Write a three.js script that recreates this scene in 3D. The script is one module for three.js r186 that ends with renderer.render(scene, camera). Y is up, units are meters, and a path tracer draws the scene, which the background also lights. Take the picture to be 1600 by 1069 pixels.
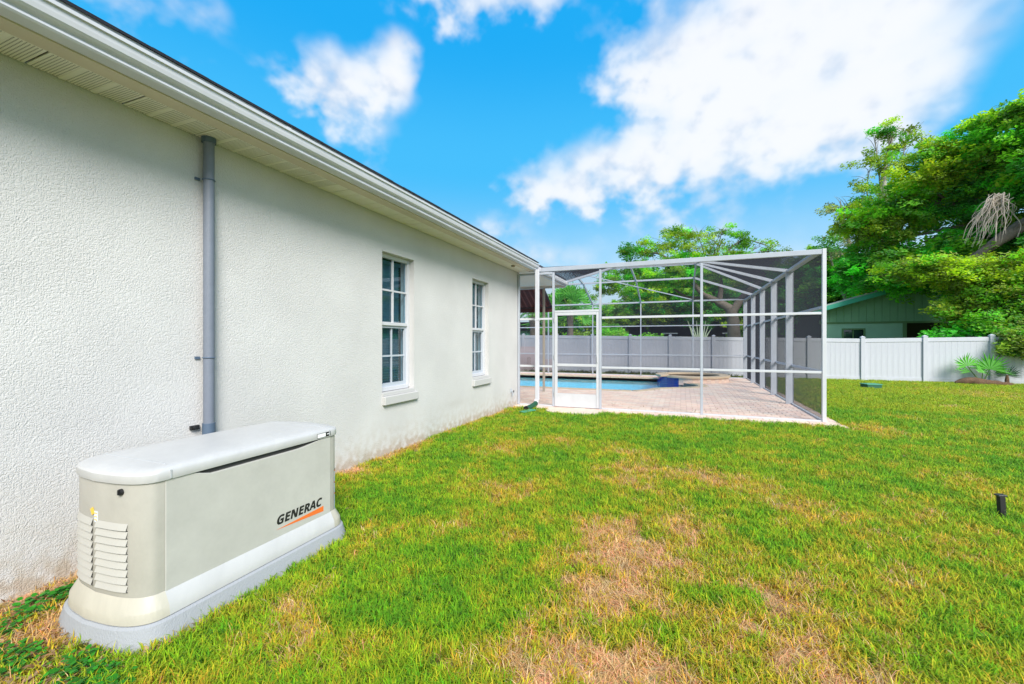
import * as THREE from 'three';
import { RoundedBoxGeometry } from 'three/addons/geometries/RoundedBoxGeometry.js';
import { TextGeometry } from 'three/addons/geometries/TextGeometry.js';
import { FontLoader } from 'three/addons/loaders/FontLoader.js';
import { mergeGeometries, toCreasedNormals } from 'three/addons/utils/BufferGeometryUtils.js';
import { createNoise2D, createNoise3D } from 'simplex-noise';

// ---------------------------------------------------------------- random numbers and noise
function rng(seed) { let s = seed | 0; return () => { s = (s + 0x6d2b79f5) | 0; let t = Math.imul(s ^ (s >>> 15), 1 | s); t = (t + Math.imul(t ^ (t >>> 7), 61 | t)) ^ t; return ((t ^ (t >>> 14)) >>> 0) / 4294967296; }; }
const R = rng(7), n2 = createNoise2D(rng(11)), n3 = createNoise3D(rng(23));
const clamp = (x, a = 0, b = 1) => Math.min(b, Math.max(a, x)), lerp = (a, b, t) => a + (b - a) * t;
const sstep = (a, b, x) => { const t = clamp((x - a) / (b - a)); return t * t * (3 - 2 * t); };
const fbm2 = (x, y, o = 4) => { let s = 0, a = 0.5; for (let i = 0; i < o; i++) { s += a * n2(x, y); x = x * 2.03 + 17.1; y = y * 2.03 - 9.7; a *= 0.5; } return s; };
const fbm3 = (x, y, z, o = 5) => { let s = 0, a = 0.5; for (let i = 0; i < o; i++) { s += a * n3(x, y, z); x = x * 2.07 + 3.1; y = y * 2.07 - 7.7; z = z * 2.07 + 5.3; a *= 0.5; } return s; };
const mix3 = (a, b, t) => [lerp(a[0], b[0], t), lerp(a[1], b[1], t), lerp(a[2], b[2], t)];
const rgb = (r, g, b) => new THREE.Color().setRGB(r, g, b);

// ---------------------------------------------------------------- camera, sky, sun, exposure
const scene = new THREE.Scene();
const H = 1.42, YAW = Math.atan(266 / 668);
const camera = new THREE.PerspectiveCamera(2 * Math.atan(534.5 / 668) * 180 / Math.PI, 1024 / 684, 0.05, 600);
camera.position.set(0, H, 0);
camera.rotation.set(0, YAW, 0);
const renderer = new THREE.WebGLRenderer({ antialias: true });
renderer.toneMapping = THREE.LinearToneMapping;
renderer.toneMappingExposure = 2.15;
renderer.shadowMap.enabled = true;
renderer.setSize(1024, 684);

const SUN = new THREE.Vector3(0.56, 0.66, 0.49).normalize();
const sun = new THREE.DirectionalLight(rgb(1, 0.95, 0.87), 2.9);
sun.position.copy(SUN).multiplyScalar(60); sun.target.position.set(0, 0, -8);
sun.castShadow = true; sun.shadow.radius = 50; sun.shadow.mapSize.set(2048, 2048);
Object.assign(sun.shadow.camera, { left: -25, right: 25, top: 25, bottom: -25, near: 1, far: 140 });
scene.add(sun, sun.target);

// Partly cloudy afternoon sky. Clouds are lumps at azimuth, elevation (degrees, azimuth from straight down the yard, to the right), widths, strength.
const LUMPS = [
  [2.5, 29.5, 9, 5, 1.15], [-3.5, 31.5, 6, 4, 0.95], [9, 31.5, 9, 6, 1.1], [5.5, 24, 8.5, 5, 1.25], [12, 24, 8, 5, 0.95], [17.5, 27.5, 8, 6.5, 1.0], [22, 28, 5, 7, 0.8], [-3.5, 22, 7, 3.2, 1.1],
  [-12, 21.4, 6.5, 2.8, 1.3], [-17.2, 19.4, 4, 2.2, 1.2], [-8, 18.6, 6, 2, 0.7], [1, 19.6, 7, 3, 0.8], [17, 21, 6, 4, 0.6], [1, 15, 7, 3, 0.45], [12, 36, 14, 8, 0.9],
  [-41.5, 30.4, 5, 2.4, 1.15], [-37.0, 31.6, 3.0, 2.6, 1.0], [-46, 27.8, 4, 2.4, 1.05], [-38.6, 31.6, 3.2, 2.8, 1.2], [-39.6, 29.6, 4, 2, 0.5], [-44, 29.4, 3.2, 2, 0.5], [-39.5, 25.5, 5, 4.5, 0.42],
  [-64, 30, 8, 3, 0.5], [-57, 32.5, 4, 2, 0.28], [-28, 38.5, 7, 2.6, 0.95], [-19, 39.5, 6, 2.2, 0.9], [-22.5, 15.2, 4.5, 2.2, 0.55], [-17, 11.5, 8, 2.5, 0.5],
];
const skyW = 3072, skyH = 1536, skyData = new Float32Array(skyW * skyH * 4);
{
  const deep = [0.0, 0.185, 0.43], mid = [0.028, 0.245, 0.46], low = [0.27, 0.39, 0.465], cloud = [0.455, 0.462, 0.475], shade = [0.34, 0.37, 0.425];
  const own = (az, el) => clamp(1 - Math.max((Math.abs(az + 16) - 60) / 14, (el - 46) / 14, 0));     // where the lumps rule; past that a general field of the same kind of cloud
  for (let row = 0; row < skyH; row++) {
    const up = ((row + 0.5) / skyH - 0.5) * Math.PI, el = up * 180 / Math.PI, y = Math.sin(up), c0 = Math.cos(up);
    for (let col = 0; col < skyW; col++) {
      const ang = ((col + 0.5) / skyW - 0.5) * 2 * Math.PI, x = Math.cos(ang) * c0, z = Math.sin(ang) * c0, o = (row * skyW + col) * 4;
      const e = Math.max(el, 0), b = e < 22 ? mix3(low, mid, sstep(1, 22, e)) : mix3(mid, deep, sstep(22, 36, e) * 0.85);
      let out = b;
      if (el > -3) {
        const az = Math.atan2(x, -z) * 180 / Math.PI;
        const wx = fbm3(x * 4.2, y * 4.2 + 5, z * 4.2, 4), wy = fbm3(x * 4.2 + 9, y * 4.2, z * 4.2 - 4, 4);
        const f = fbm3(x * 11, y * 14, z * 11, 5), a2 = az + wx * 3.0 + f * 2.4, e2 = el + wy * 2.0 + f * 1.6;
        let d = 0;
        for (const [ca, ce, ra, re, s] of LUMPS) { const q = ((a2 - ca) / ra) ** 2 + ((e2 - ce) / re) ** 2; if (q < 6) d += s * Math.exp(-q * 1.15); }
        const k = own(az, el), general = (fbm3(x * 2.6 + 1.7, y * 3.4, z * 2.6, 5) + 0.40) * 1.75;
        d = d * k + general * (1 - k);
        d = d * (0.86 + 0.55 * fbm3(x * 7 + 4, y * 9, z * 7, 3)) + f * 0.5 * clamp(d * 2 + 0.1, 0, 1);
        const a = 0.96 * clamp(1.01 - Math.exp(-1.75 * Math.max(0, d - 0.12) ** 1.35)), thick = sstep(0.45, 1.7, d + f * 0.8);
        const haze = 0.5 * sstep(17, 2, e) * (0.7 + 0.6 * f);
        out = mix3(mix3(b, [0.42, 0.445, 0.475], clamp(haze)), mix3(shade, cloud, clamp(0.35 + thick * 0.7 + f * 0.5)), a);
      }
      for (let c = 0; c < 3; c++) skyData[o + c] = out[c];
      skyData[o + 3] = 1;
    }
  }
}
const sky = new THREE.DataTexture(skyData, skyW, skyH, THREE.RGBAFormat, THREE.FloatType);
sky.mapping = THREE.EquirectangularReflectionMapping; sky.magFilter = THREE.LinearFilter; sky.minFilter = THREE.LinearFilter; sky.needsUpdate = true;
scene.background = sky; scene.environment = sky;

// ---------------------------------------------------------------- helpers: naming, geometry
const used = new Map();
const numbered = (n) => { const k = used.get(n) ?? 0; used.set(n, k + 1); return k ? `${n}_${String(k).padStart(3, '0')}` : n; };
function thing(name, label, category, [x, y, z] = [0, 0, 0], turn = 0, group) {
  const o = new THREE.Group(); o.name = numbered(name); o.position.set(x, y, z); o.rotation.y = turn;
  o.userData = { label, category }; if (group) o.userData.group = group;
  scene.add(o); return o;
}
function tag(o, label, category, group) { o.name = numbered(o.name); o.userData = { label, category }; if (group) o.userData.group = group; scene.add(o); return o; }
function struct(o, label) { o.userData.kind = 'structure'; if (label) o.userData.label = label; o.name = numbered(o.name); scene.add(o); return o; }
const shadowed = (m) => { m.castShadow = true; m.receiveShadow = true; return m; };
function mesh(name, geo, mat, parent) { const m = shadowed(new THREE.Mesh(geo, mat)); m.name = name; if (parent) parent.add(m); return m; }
function subgroup(name, parent) { const g = new THREE.Group(); g.name = name; parent.add(g); return g; }
function uvBox(g, s = 1) {                       // uv in metres by the main axis of each face
  g = g.index ? g.toNonIndexed() : g;
  const p = g.attributes.position, n = g.attributes.normal, uv = new Float32Array(p.count * 2);
  for (let i = 0; i < p.count; i++) {
    const ax = Math.abs(n.getX(i)), ay = Math.abs(n.getY(i)), az = Math.abs(n.getZ(i));
    const [u, v] = ax >= ay && ax >= az ? [p.getZ(i), p.getY(i)] : ay >= az ? [p.getX(i), p.getZ(i)] : [p.getX(i), p.getY(i)];
    uv[2 * i] = u / s; uv[2 * i + 1] = v / s;
  }
  g.setAttribute('uv', new THREE.BufferAttribute(uv, 2)); return g;
}
class MB {
  constructor() { this.g = []; }
  add(g) { g = g.index ? g.toNonIndexed() : g; for (const k of Object.keys(g.attributes)) if (!['position', 'normal', 'uv'].includes(k)) g.deleteAttribute(k); this.g.push(g); return this; }
  box(cx, cy, cz, sx, sy, sz, o = {}) {
    const g = o.r ? new RoundedBoxGeometry(sx, sy, sz, 1, o.r) : new THREE.BoxGeometry(sx, sy, sz);
    if (o.rx) g.rotateX(o.rx); if (o.rz) g.rotateZ(o.rz); if (o.ry) g.rotateY(o.ry);
    return this.add(g.translate(cx, cy, cz));
  }
  span(x0, x1, y0, y1, z0, z1, o) { return this.box((x0 + x1) / 2, (y0 + y1) / 2, (z0 + z1) / 2, Math.abs(x1 - x0), Math.abs(y1 - y0), Math.abs(z1 - z0), o); }
  bar(a, b, w, h, r = 0.004) {                    // a bar of section w (level) by h from point a to b
    const A = new THREE.Vector3(...a), B = new THREE.Vector3(...b), d = B.clone().sub(A), L = d.length(); d.normalize();
    const up = Math.abs(d.y) > 0.98 ? new THREE.Vector3(0, 0, 1) : new THREE.Vector3(0, 1, 0), side = new THREE.Vector3().crossVectors(d, up).normalize(), top = new THREE.Vector3().crossVectors(side, d);
    const g = r ? new RoundedBoxGeometry(w, h, L, 1, r) : new THREE.BoxGeometry(w, h, L);
    g.applyMatrix4(new THREE.Matrix4().makeBasis(side, top, d.clone().negate()).setPosition(A.add(B).multiplyScalar(0.5)));
    return this.add(g);
  }
  cyl(a, b, r0, r1 = r0, seg = 14) {
    const A = new THREE.Vector3(...a), B = new THREE.Vector3(...b), d = B.clone().sub(A), g = new THREE.CylinderGeometry(r1, r0, d.length(), seg);
    g.applyQuaternion(new THREE.Quaternion().setFromUnitVectors(new THREE.Vector3(0, 1, 0), d.clone().normalize()));
    return this.add(g.translate(...A.add(B).multiplyScalar(0.5).toArray()));
  }
  tube(pts, r, seg = 24, rad = 10) { return this.add(new THREE.TubeGeometry(new THREE.CatmullRomCurve3(pts.map((p) => new THREE.Vector3(...p))), seg, r, rad)); }
  limb(pts, seg = 8, rough = 0.12) {              // tapered limb through [x, y, z, r] with an uneven bark outline
    const c = new THREE.CatmullRomCurve3(pts.map((p) => new THREE.Vector3(p[0], p[1], p[2]))), n = (pts.length - 1) * 7, pos = [], idx = [], uv = [];
    const fr = c.computeFrenetFrames(n);
    for (let i = 0; i <= n; i++) {
      const t = i / n, P = c.getPoint(t), k = t * (pts.length - 1), j = Math.min(pts.length - 2, Math.floor(k)), r = lerp(pts[j][3], pts[j + 1][3], k - j);
      for (let s = 0; s <= seg; s++) {
        const a = (s % seg) / seg * 2 * Math.PI, rr = r * (1 + rough * n3(P.x * 3 + Math.cos(a), P.y * 2.2, P.z * 3 + Math.sin(a)));
        pos.push(P.x + rr * (Math.cos(a) * fr.normals[i].x + Math.sin(a) * fr.binormals[i].x), P.y + rr * (Math.cos(a) * fr.normals[i].y + Math.sin(a) * fr.binormals[i].y), P.z + rr * (Math.cos(a) * fr.normals[i].z + Math.sin(a) * fr.binormals[i].z));
        uv.push(s / seg, t * 4);
        if (i < n && s < seg) { const q = i * (seg + 1) + s; idx.push(q, q + 1, q + seg + 1, q + 1, q + seg + 2, q + seg + 1); }
      }
    }
    const g = new THREE.BufferGeometry(); g.setAttribute('position', new THREE.Float32BufferAttribute(pos, 3)); g.setAttribute('uv', new THREE.Float32BufferAttribute(uv, 2)); g.setIndex(idx); g.computeVertexNormals();
    return this.add(g);
  }
  geo(uvs) { let g = mergeGeometries(this.g); if (uvs !== false) g = uvBox(g); return g; }
  build(name, mat, parent, uvs) { return mesh(name, this.geo(uvs), mat, parent); }
}
const V2 = (p) => new THREE.Vector2(p[0], p[1]);
function slab(outline, y0, y1, holes = []) {      // outline of [x, z]; level slab from y0 to y1
  const s = new THREE.Shape(outline.map(([x, z]) => new THREE.Vector2(x, -z)));
  for (const h of holes) s.holes.push(new THREE.Path(h.map(([x, z]) => new THREE.Vector2(x, -z))));
  const g = new THREE.ExtrudeGeometry(s, { depth: y1 - y0, bevelEnabled: false }); g.rotateX(-Math.PI / 2); g.translate(0, y0, 0); return uvBox(g);
}
function loft(rings, cap = true) {                // rings of equal count, each an array of [x, y, z]; outside is to the right of the ring's direction seen from above
  const n = rings[0].length, pos = [], idx = [];
  for (const r of rings) for (const p of r) pos.push(...p);
  for (let k = 0; k + 1 < rings.length; k++) for (let i = 0; i < n; i++) { const a = k * n + i, b = k * n + (i + 1) % n; idx.push(a, b, a + n, b, b + n, a + n); }
  if (cap) { const k = (rings.length - 1) * n, c = rings.at(-1).reduce((s, p) => [s[0] + p[0] / n, s[1] + p[1] / n, s[2] + p[2] / n], [0, 0, 0]), m = pos.length / 3; pos.push(...c); for (let i = 0; i < n; i++) idx.push(k + i, k + (i + 1) % n, m); }
  const g = new THREE.BufferGeometry(); g.setAttribute('position', new THREE.Float32BufferAttribute(pos, 3)); g.setIndex(idx); g.computeVertexNormals(); return g;
}
function tilingNoise(size, fn) {                  // value noise that repeats at the texture's edge
  const grid = new Map(), h = (k, x, y, p) => { const key = k * 1e7 + ((y % p + p) % p) * 3001 + (x % p + p) % p; if (!grid.has(key)) grid.set(key, R()); return grid.get(key); };
  const noise = (u, v, p, k) => { const x = u * p, y = v * p, ix = Math.floor(x), iy = Math.floor(y), fx = x - ix, fy = y - iy, sx = fx * fx * (3 - 2 * fx), sy = fy * fy * (3 - 2 * fy); return lerp(lerp(h(k, ix, iy, p), h(k, ix + 1, iy, p), sx), lerp(h(k, ix, iy + 1, p), h(k, ix + 1, iy + 1, p), sx), sy); };
  const d = new Uint8Array(size * size * 4);
  for (let y = 0; y < size; y++) for (let x = 0; x < size; x++) { const c = fn(x / size, y / size, noise), o = (y * size + x) * 4; for (let i = 0; i < 3; i++) d[o + i] = clamp(Array.isArray(c) ? c[i] : c) * 255; d[o + 3] = 255; }
  const t = new THREE.DataTexture(d, size, size); t.wrapS = t.wrapT = THREE.RepeatWrapping; t.magFilter = THREE.LinearFilter; t.minFilter = THREE.LinearMipmapLinearFilter; t.generateMipmaps = true; t.needsUpdate = true; return t;
}
const rep = (t, x, y = x) => { const c = t.clone(); c.repeat.set(x, y); c.needsUpdate = true; return c; };

// ---------------------------------------------------------------- materials
const stuccoBump = tilingNoise(1024, (u, v, N) => {
  const wu = u + 0.010 * (N(u, v, 34, 1) - 0.5), wv = v + 0.010 * (N(u, v, 34, 2) - 0.5);
  const a = 1 - Math.abs(2 * N(wu, wv, 58, 3) - 1), b = 1 - Math.abs(2 * N(wu, wv, 104, 4) - 1), c = N(u, v, 230, 5), patch = N(u, v, 6, 6);
  return 0.2 + 0.42 * sstep(0.25, 0.9, a) * lerp(0.6, 1, patch) + 0.3 * sstep(0.2, 0.95, b) + 0.12 * c;
});
const fine = tilingNoise(512, (u, v, N) => 0.5 * N(u, v, 40, 11) + 0.3 * N(u, v, 110, 12) + 0.2 * N(u, v, 240, 13));
const mottle = tilingNoise(512, (u, v, N) => { const k = 0.84 + 0.16 * (0.5 * N(u, v, 7, 21) + 0.3 * N(u, v, 19, 22) + 0.2 * N(u, v, 60, 23)); return [k, k, k]; });
const std = (r, g, b, rough = 0.6, o = {}) => new THREE.MeshStandardMaterial({ color: rgb(r, g, b), roughness: rough, ...o });
const M = {
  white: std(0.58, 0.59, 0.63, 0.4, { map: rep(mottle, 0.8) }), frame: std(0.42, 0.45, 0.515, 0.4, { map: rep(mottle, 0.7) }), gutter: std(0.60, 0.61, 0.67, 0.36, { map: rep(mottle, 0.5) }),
  tan: std(0.62, 0.54, 0.42, 0.6, { map: rep(mottle, 0.6) }), soffit: std(0.74, 0.70, 0.60, 0.5), dark: std(0.015, 0.015, 0.018, 0.5),
  trim: std(0.48, 0.475, 0.475, 0.75, { bumpMap: rep(fine, 2), bumpScale: 0.002 }),
  glass: new THREE.MeshPhysicalMaterial({ color: rgb(0.72, 0.86, 0.92), roughness: 0.02, transmission: 1, thickness: 0, ior: 1.52 }),
  blind: std(0.24, 0.33, 0.38, 0.6), sash: std(0.42, 0.46, 0.52, 0.45),
  genBody: std(0.49, 0.485, 0.455, 0.42, { bumpMap: rep(fine, 9), bumpScale: 0.0002, map: rep(mottle, 1.1) }), genLid: std(0.52, 0.52, 0.525, 0.36, { bumpMap: rep(fine, 9), bumpScale: 0.0002, map: rep(mottle, 0.9) }),
  genEnd: std(0.425, 0.41, 0.37, 0.45, { bumpMap: rep(fine, 9), bumpScale: 0.0002, map: rep(mottle, 1.3) }), cream: std(0.475, 0.45, 0.38, 0.5, { map: rep(mottle, 1.7) }),
  pad: std(0.31, 0.325, 0.35, 0.8, { bumpMap: rep(fine, 5), bumpScale: 0.002 }), orange: std(0.72, 0.16, 0.03, 0.5), ink: std(0.012, 0.012, 0.014, 0.5), paper: std(0.62, 0.68, 0.78, 0.5), yellow: std(0.75, 0.5, 0.06, 0.5),
  pvc: std(0.17, 0.195, 0.25, 0.5, { map: rep(mottle, 3), bumpMap: rep(fine, 6), bumpScale: 0.0006 }), pvcDark: std(0.085, 0.13, 0.20, 0.55, { map: rep(mottle, 4) }),
  vinyl: std(0.545, 0.56, 0.625, 0.42, { map: rep(mottle, 0.35) }), shingle: std(0.035, 0.04, 0.06, 0.9, { bumpMap: rep(fine, 6), bumpScale: 0.003, map: rep(mottle, 2) }),
  flex: std(0.012, 0.085, 0.045, 0.5), green: std(0.02, 0.16, 0.07, 0.55), black: std(0.012, 0.012, 0.014, 0.6),
  maroon: std(0.075, 0.014, 0.012, 0.85), maroonPale: std(0.16, 0.05, 0.045, 0.85),
  coping: std(0.58, 0.44, 0.30, 0.75, { bumpMap: rep(fine, 7), bumpScale: 0.002, map: rep(mottle, 2.4) }), cobalt: new THREE.MeshPhysicalMaterial({ color: rgb(0.008, 0.03, 0.24), roughness: 0.12, clearcoat: 0.6 }),
  plaster: std(0.28, 0.74, 0.90, 0.7), tealTile: std(0.10, 0.30, 0.30, 0.25), spaDark: std(0.10, 0.07, 0.045, 0.6),
  shedWall: std(0.36, 0.60, 0.42, 0.85, { bumpMap: rep(fine, 1.5), bumpScale: 0.003, map: rep(mottle, 0.35) }), shedBoard: std(0.23, 0.45, 0.255, 0.75, { map: rep(mottle, 0.8) }), shedTrim: std(0.13, 0.24, 0.10, 0.8), fascia: std(0.05, 0.38, 0.25, 0.6), shedRoof: std(0.42, 0.46, 0.42, 0.9, { map: rep(mottle, 0.9) }),
  bark: std(0.20, 0.165, 0.14, 0.95, { bumpMap: rep(fine, 1, 2), bumpScale: 0.03, map: rep(mottle, 1.2) }), barkPale: std(0.36, 0.32, 0.28, 0.95, { bumpMap: rep(fine, 1, 2), bumpScale: 0.02 }), log: std(0.22, 0.13, 0.075, 0.95, { bumpMap: rep(fine, 2), bumpScale: 0.03, map: rep(mottle, 2) }), deadRoot: std(0.42, 0.36, 0.31, 0.9),
  leaf: new THREE.MeshPhysicalMaterial({ color: rgb(1, 1, 1), roughness: 1, transmission: 0.6, thickness: 0, side: THREE.DoubleSide, vertexColors: true, specularIntensity: 0.5 }),
  blade: new THREE.MeshPhysicalMaterial({ color: rgb(1, 1, 1), roughness: 1, transmission: 0.35, thickness: 0, side: THREE.DoubleSide, vertexColors: true, specularIntensity: 0.3 }),
  frond: new THREE.MeshPhysicalMaterial({ color: rgb(0.13, 0.50, 0.04), roughness: 0.95, transmission: 0.4, thickness: 0, side: THREE.DoubleSide }),
  brownRoof: std(0.46, 0.29, 0.23, 0.95, { map: rep(mottle, 0.6) }), greyRoof: std(0.36, 0.36, 0.42, 0.95, { map: rep(mottle, 0.6) }), houseWall: std(0.33, 0.30, 0.28, 0.9), tealWall: std(0.10, 0.30, 0.22, 0.9), darkGlass: new THREE.MeshPhysicalMaterial({ color: rgb(0.02, 0.03, 0.045), roughness: 0.08, clearcoat: 1 }),
  lattice: std(0.55, 0.45, 0.46, 0.8), steel: std(0.5, 0.5, 0.5, 0.35, { metalness: 0.8 }),
};
const mesh1 = (op, c = [0.035, 0.04, 0.06]) => new THREE.MeshStandardMaterial({ color: rgb(...c), roughness: 0.9, transparent: true, opacity: op, side: THREE.DoubleSide });
const SCREEN = { front: mesh1(0.09), back: mesh1(0.2), side: mesh1(0.7), roof: mesh1(0.09), roofSide: mesh1(0.42), roofHouse: mesh1(0.5) };

// ---------------------------------------------------------------- layout of the ground
const WX = -3.43, WEND = -9.05, CZ = -8.93, CX = 2.3, BACK = -18.5, FENCE = -19.3;
const spaC = [0.33, -17.0], spaR = 1.2;
const poolFront = new THREE.CatmullRomCurve3([[-1.7, -12.7], [-1.3, -12.76], [-0.98, -13.16], [-0.7, -13.68], [-0.29, -13.98], [0.2, -14.32], [0.46, -14.72], [0.5, -15.05], [0.36, -15.45], [0.02, -15.86]].map(([x, z]) => new THREE.Vector3(x, 0, z))).getSpacedPoints(28).map((p) => [p.x, p.z]);
const spaArc = []; for (let a = 105; a <= 200; a += 8) spaArc.push([spaC[0] + spaR * Math.cos(a * Math.PI / 180), spaC[1] + spaR * Math.sin(a * Math.PI / 180)]);
const poolOutline = [[-9, -12.7], ...poolFront, ...spaArc.filter(([x, z]) => x < 0 && z > -17.38), [-0.86, -17.4], [-9, -17.4]];
const inside = (x, z, poly) => { let c = false; for (let i = 0, j = poly.length - 1; i < poly.length; j = i++) { const [xi, zi] = poly[i], [xj, zj] = poly[j]; if ((zi > z) !== (zj > z) && x < (xj - xi) * (z - zi) / (zj - zi) + xi) c = !c; } return c; };
const DECK = [[-9.5, -9.1], [-3.44, -9.1], [-3.44, -8.62], [2.52, -8.55], [2.52, -18.75], [-9.5, -18.75]];
const onDeck = (x, z) => (x > -9.5 && x < 2.52 && z < -8.58 && z > -18.75);
const genIn = (x, z) => Math.max(Math.abs(x + 2.635) - 0.30, 0) ** 2 + Math.max(Math.abs(z + 1.83) - 0.53, 0) ** 2 * 1.0 < 0.098 ** 2 || (Math.abs(x + 2.635) < 0.36 && Math.abs(z + 1.83) < 0.70);

// How dry the lawn is at a place: 0 lush, 1 straw. Worn patches as the yard has them, over a slow drift.
const WORN = [[-0.55, -3.29, 0.22, 1], [-0.4, -2.88, 0.25, 1], [-0.06, -2.93, 0.2, 0.95], [-0.45, -2.4, 0.22, 1], [-0.25, -2.45, 0.2, 0.9], [-0.56, -1.88, 0.2, 0.9], [-0.27, -1.85, 0.2, 0.9], [0.0, -1.92, 0.16, 0.9], [0.58, -2.69, 0.16, 0.85], [0.46, -2.38, 0.17, 0.9], [0.61, -2.15, 0.2, 0.9],
  [0.4, -2.91, 0.14, 0.5], [0.11, -3.49, 0.22, 0.6], [0.92, -4.43, 0.3, 0.65], [-0.58, -4.98, 0.5, 0.5], [-1.76, -1.59, 0.14, 0.85], [-1.4, -1.55, 0.12, 0.5], [-1.83, -2.31, 0.12, 0.4], [0.33, -4.86, 0.4, 0.45], [-1.5, -3.73, 0.3, 0.45], [-1.68, -2.78, 0.14, 0.4], [-1.74, -5.85, 0.4, 0.35], [5.3, -11.7, 0.6, 0.4], [7.5, -15.5, 1.3, 0.5], [2.65, -5.4, 0.35, 0.4], [-2.1, -5.2, 0.35, 0.4], [2.75, -8.45, 0.35, 0.7]];
function dry(x, z) {
  let d = 0.26 + 0.42 * fbm2(x * 0.75 + 3, z * 0.75, 4) + 0.42 * fbm2(x * 3.1, z * 3.1 + 40, 3);
  const wob = 0.16 * n2(x * 5, z * 5) + 0.06 * n2(x * 14, z * 14), wo2 = 0.16 * n2(x * 5 + 50, z * 5) + 0.06 * n2(x * 14 + 9, z * 14);
  for (const [cx, cz, r, s] of WORN) { const q = ((x + wob - cx) ** 2 + (z + wo2 - cz) ** 2) / (r * r); if (q < 8) d += s * 0.70 * Math.exp(-q * 0.9); }
  const wall = x - WX; if (z > WEND) d += 0.75 * Math.exp(-((wall - 0.05) ** 2) / 0.02) * (0.6 + n2(z * 1.3, 5));
  if (x < -2.0 && z > -1.35) d += 0.5 * sstep(-2.0, -2.6, x);
  d += 0.15 * sstep(-2.0, 0.2, x) * sstep(-6.5, -3, z);
  d -= 0.08 * sstep(1.2, 2.2, x) * sstep(-5, -3, z);
  return clamp(d, 0, 1.2);
}
const soilTex = (() => {                          // earth, thatch and root stubble under the blades, 18 m by 21 m of yard
  const S = 1024, d = new Uint8Array(S * S * 4), enc = (c) => 255 * (c <= 0.0031308 ? 12.92 * c : 1.055 * c ** (1 / 2.4) - 0.055);
  for (let j = 0; j < S; j++) for (let i = 0; i < S; i++) {
    const x = -4 + 18 * (i + 0.5) / S, z = 0.5 - 21 * (j + 0.5) / S, k = dry(x, z), f = 0.5 + 0.5 * n2(x * 23, z * 23), q = R();
    let c = mix3([0.11, 0.19, 0.014], [0.58, 0.40, 0.19], sstep(0.3, 0.95, k + 0.3 * (f - 0.5)));
    c = mix3(c, [0.11, 0.07, 0.035], 0.45 * q * f); c = c.map((v) => v * (0.75 + 0.5 * R()));
    const o = (j * S + i) * 4; for (let n = 0; n < 3; n++) d[o + n] = clamp(enc(c[n]), 0, 255); d[o + 3] = 255;
  }
  const t = new THREE.DataTexture(d, S, S); t.colorSpace = THREE.SRGBColorSpace; t.magFilter = THREE.LinearFilter; t.minFilter = THREE.LinearMipmapLinearFilter; t.generateMipmaps = true; t.needsUpdate = true; return t;
})();
{
  const outer = [[-250, 60], [250, 60], [250, -420], [-250, -420]], hole = [[-9.4, -9.15], [-3.5, -9.15], [-3.5, -8.7], [2.42, -8.65], [2.42, -18.65], [-9.4, -18.65]];
  const s = new THREE.Shape(outer.map(([x, z]) => new THREE.Vector2(x, -z))); s.holes.push(new THREE.Path(hole.map(([x, z]) => new THREE.Vector2(x, -z))));
  const g = new THREE.ShapeGeometry(s); g.rotateX(-Math.PI / 2);
  const p = g.attributes.position, uv = g.attributes.uv; for (let i = 0; i < p.count; i++) uv.setXY(i, (p.getX(i) + 4) / 18, (0.5 - p.getZ(i)) / 21);
  struct(mesh('ground', g, new THREE.MeshStandardMaterial({ map: soilTex, roughness: 1, bumpMap: (() => { const t = rep(fine, 60, 70); return t; })(), bumpScale: 0.012 })), 'brown thatch and earth under the lawn');
}

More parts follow.
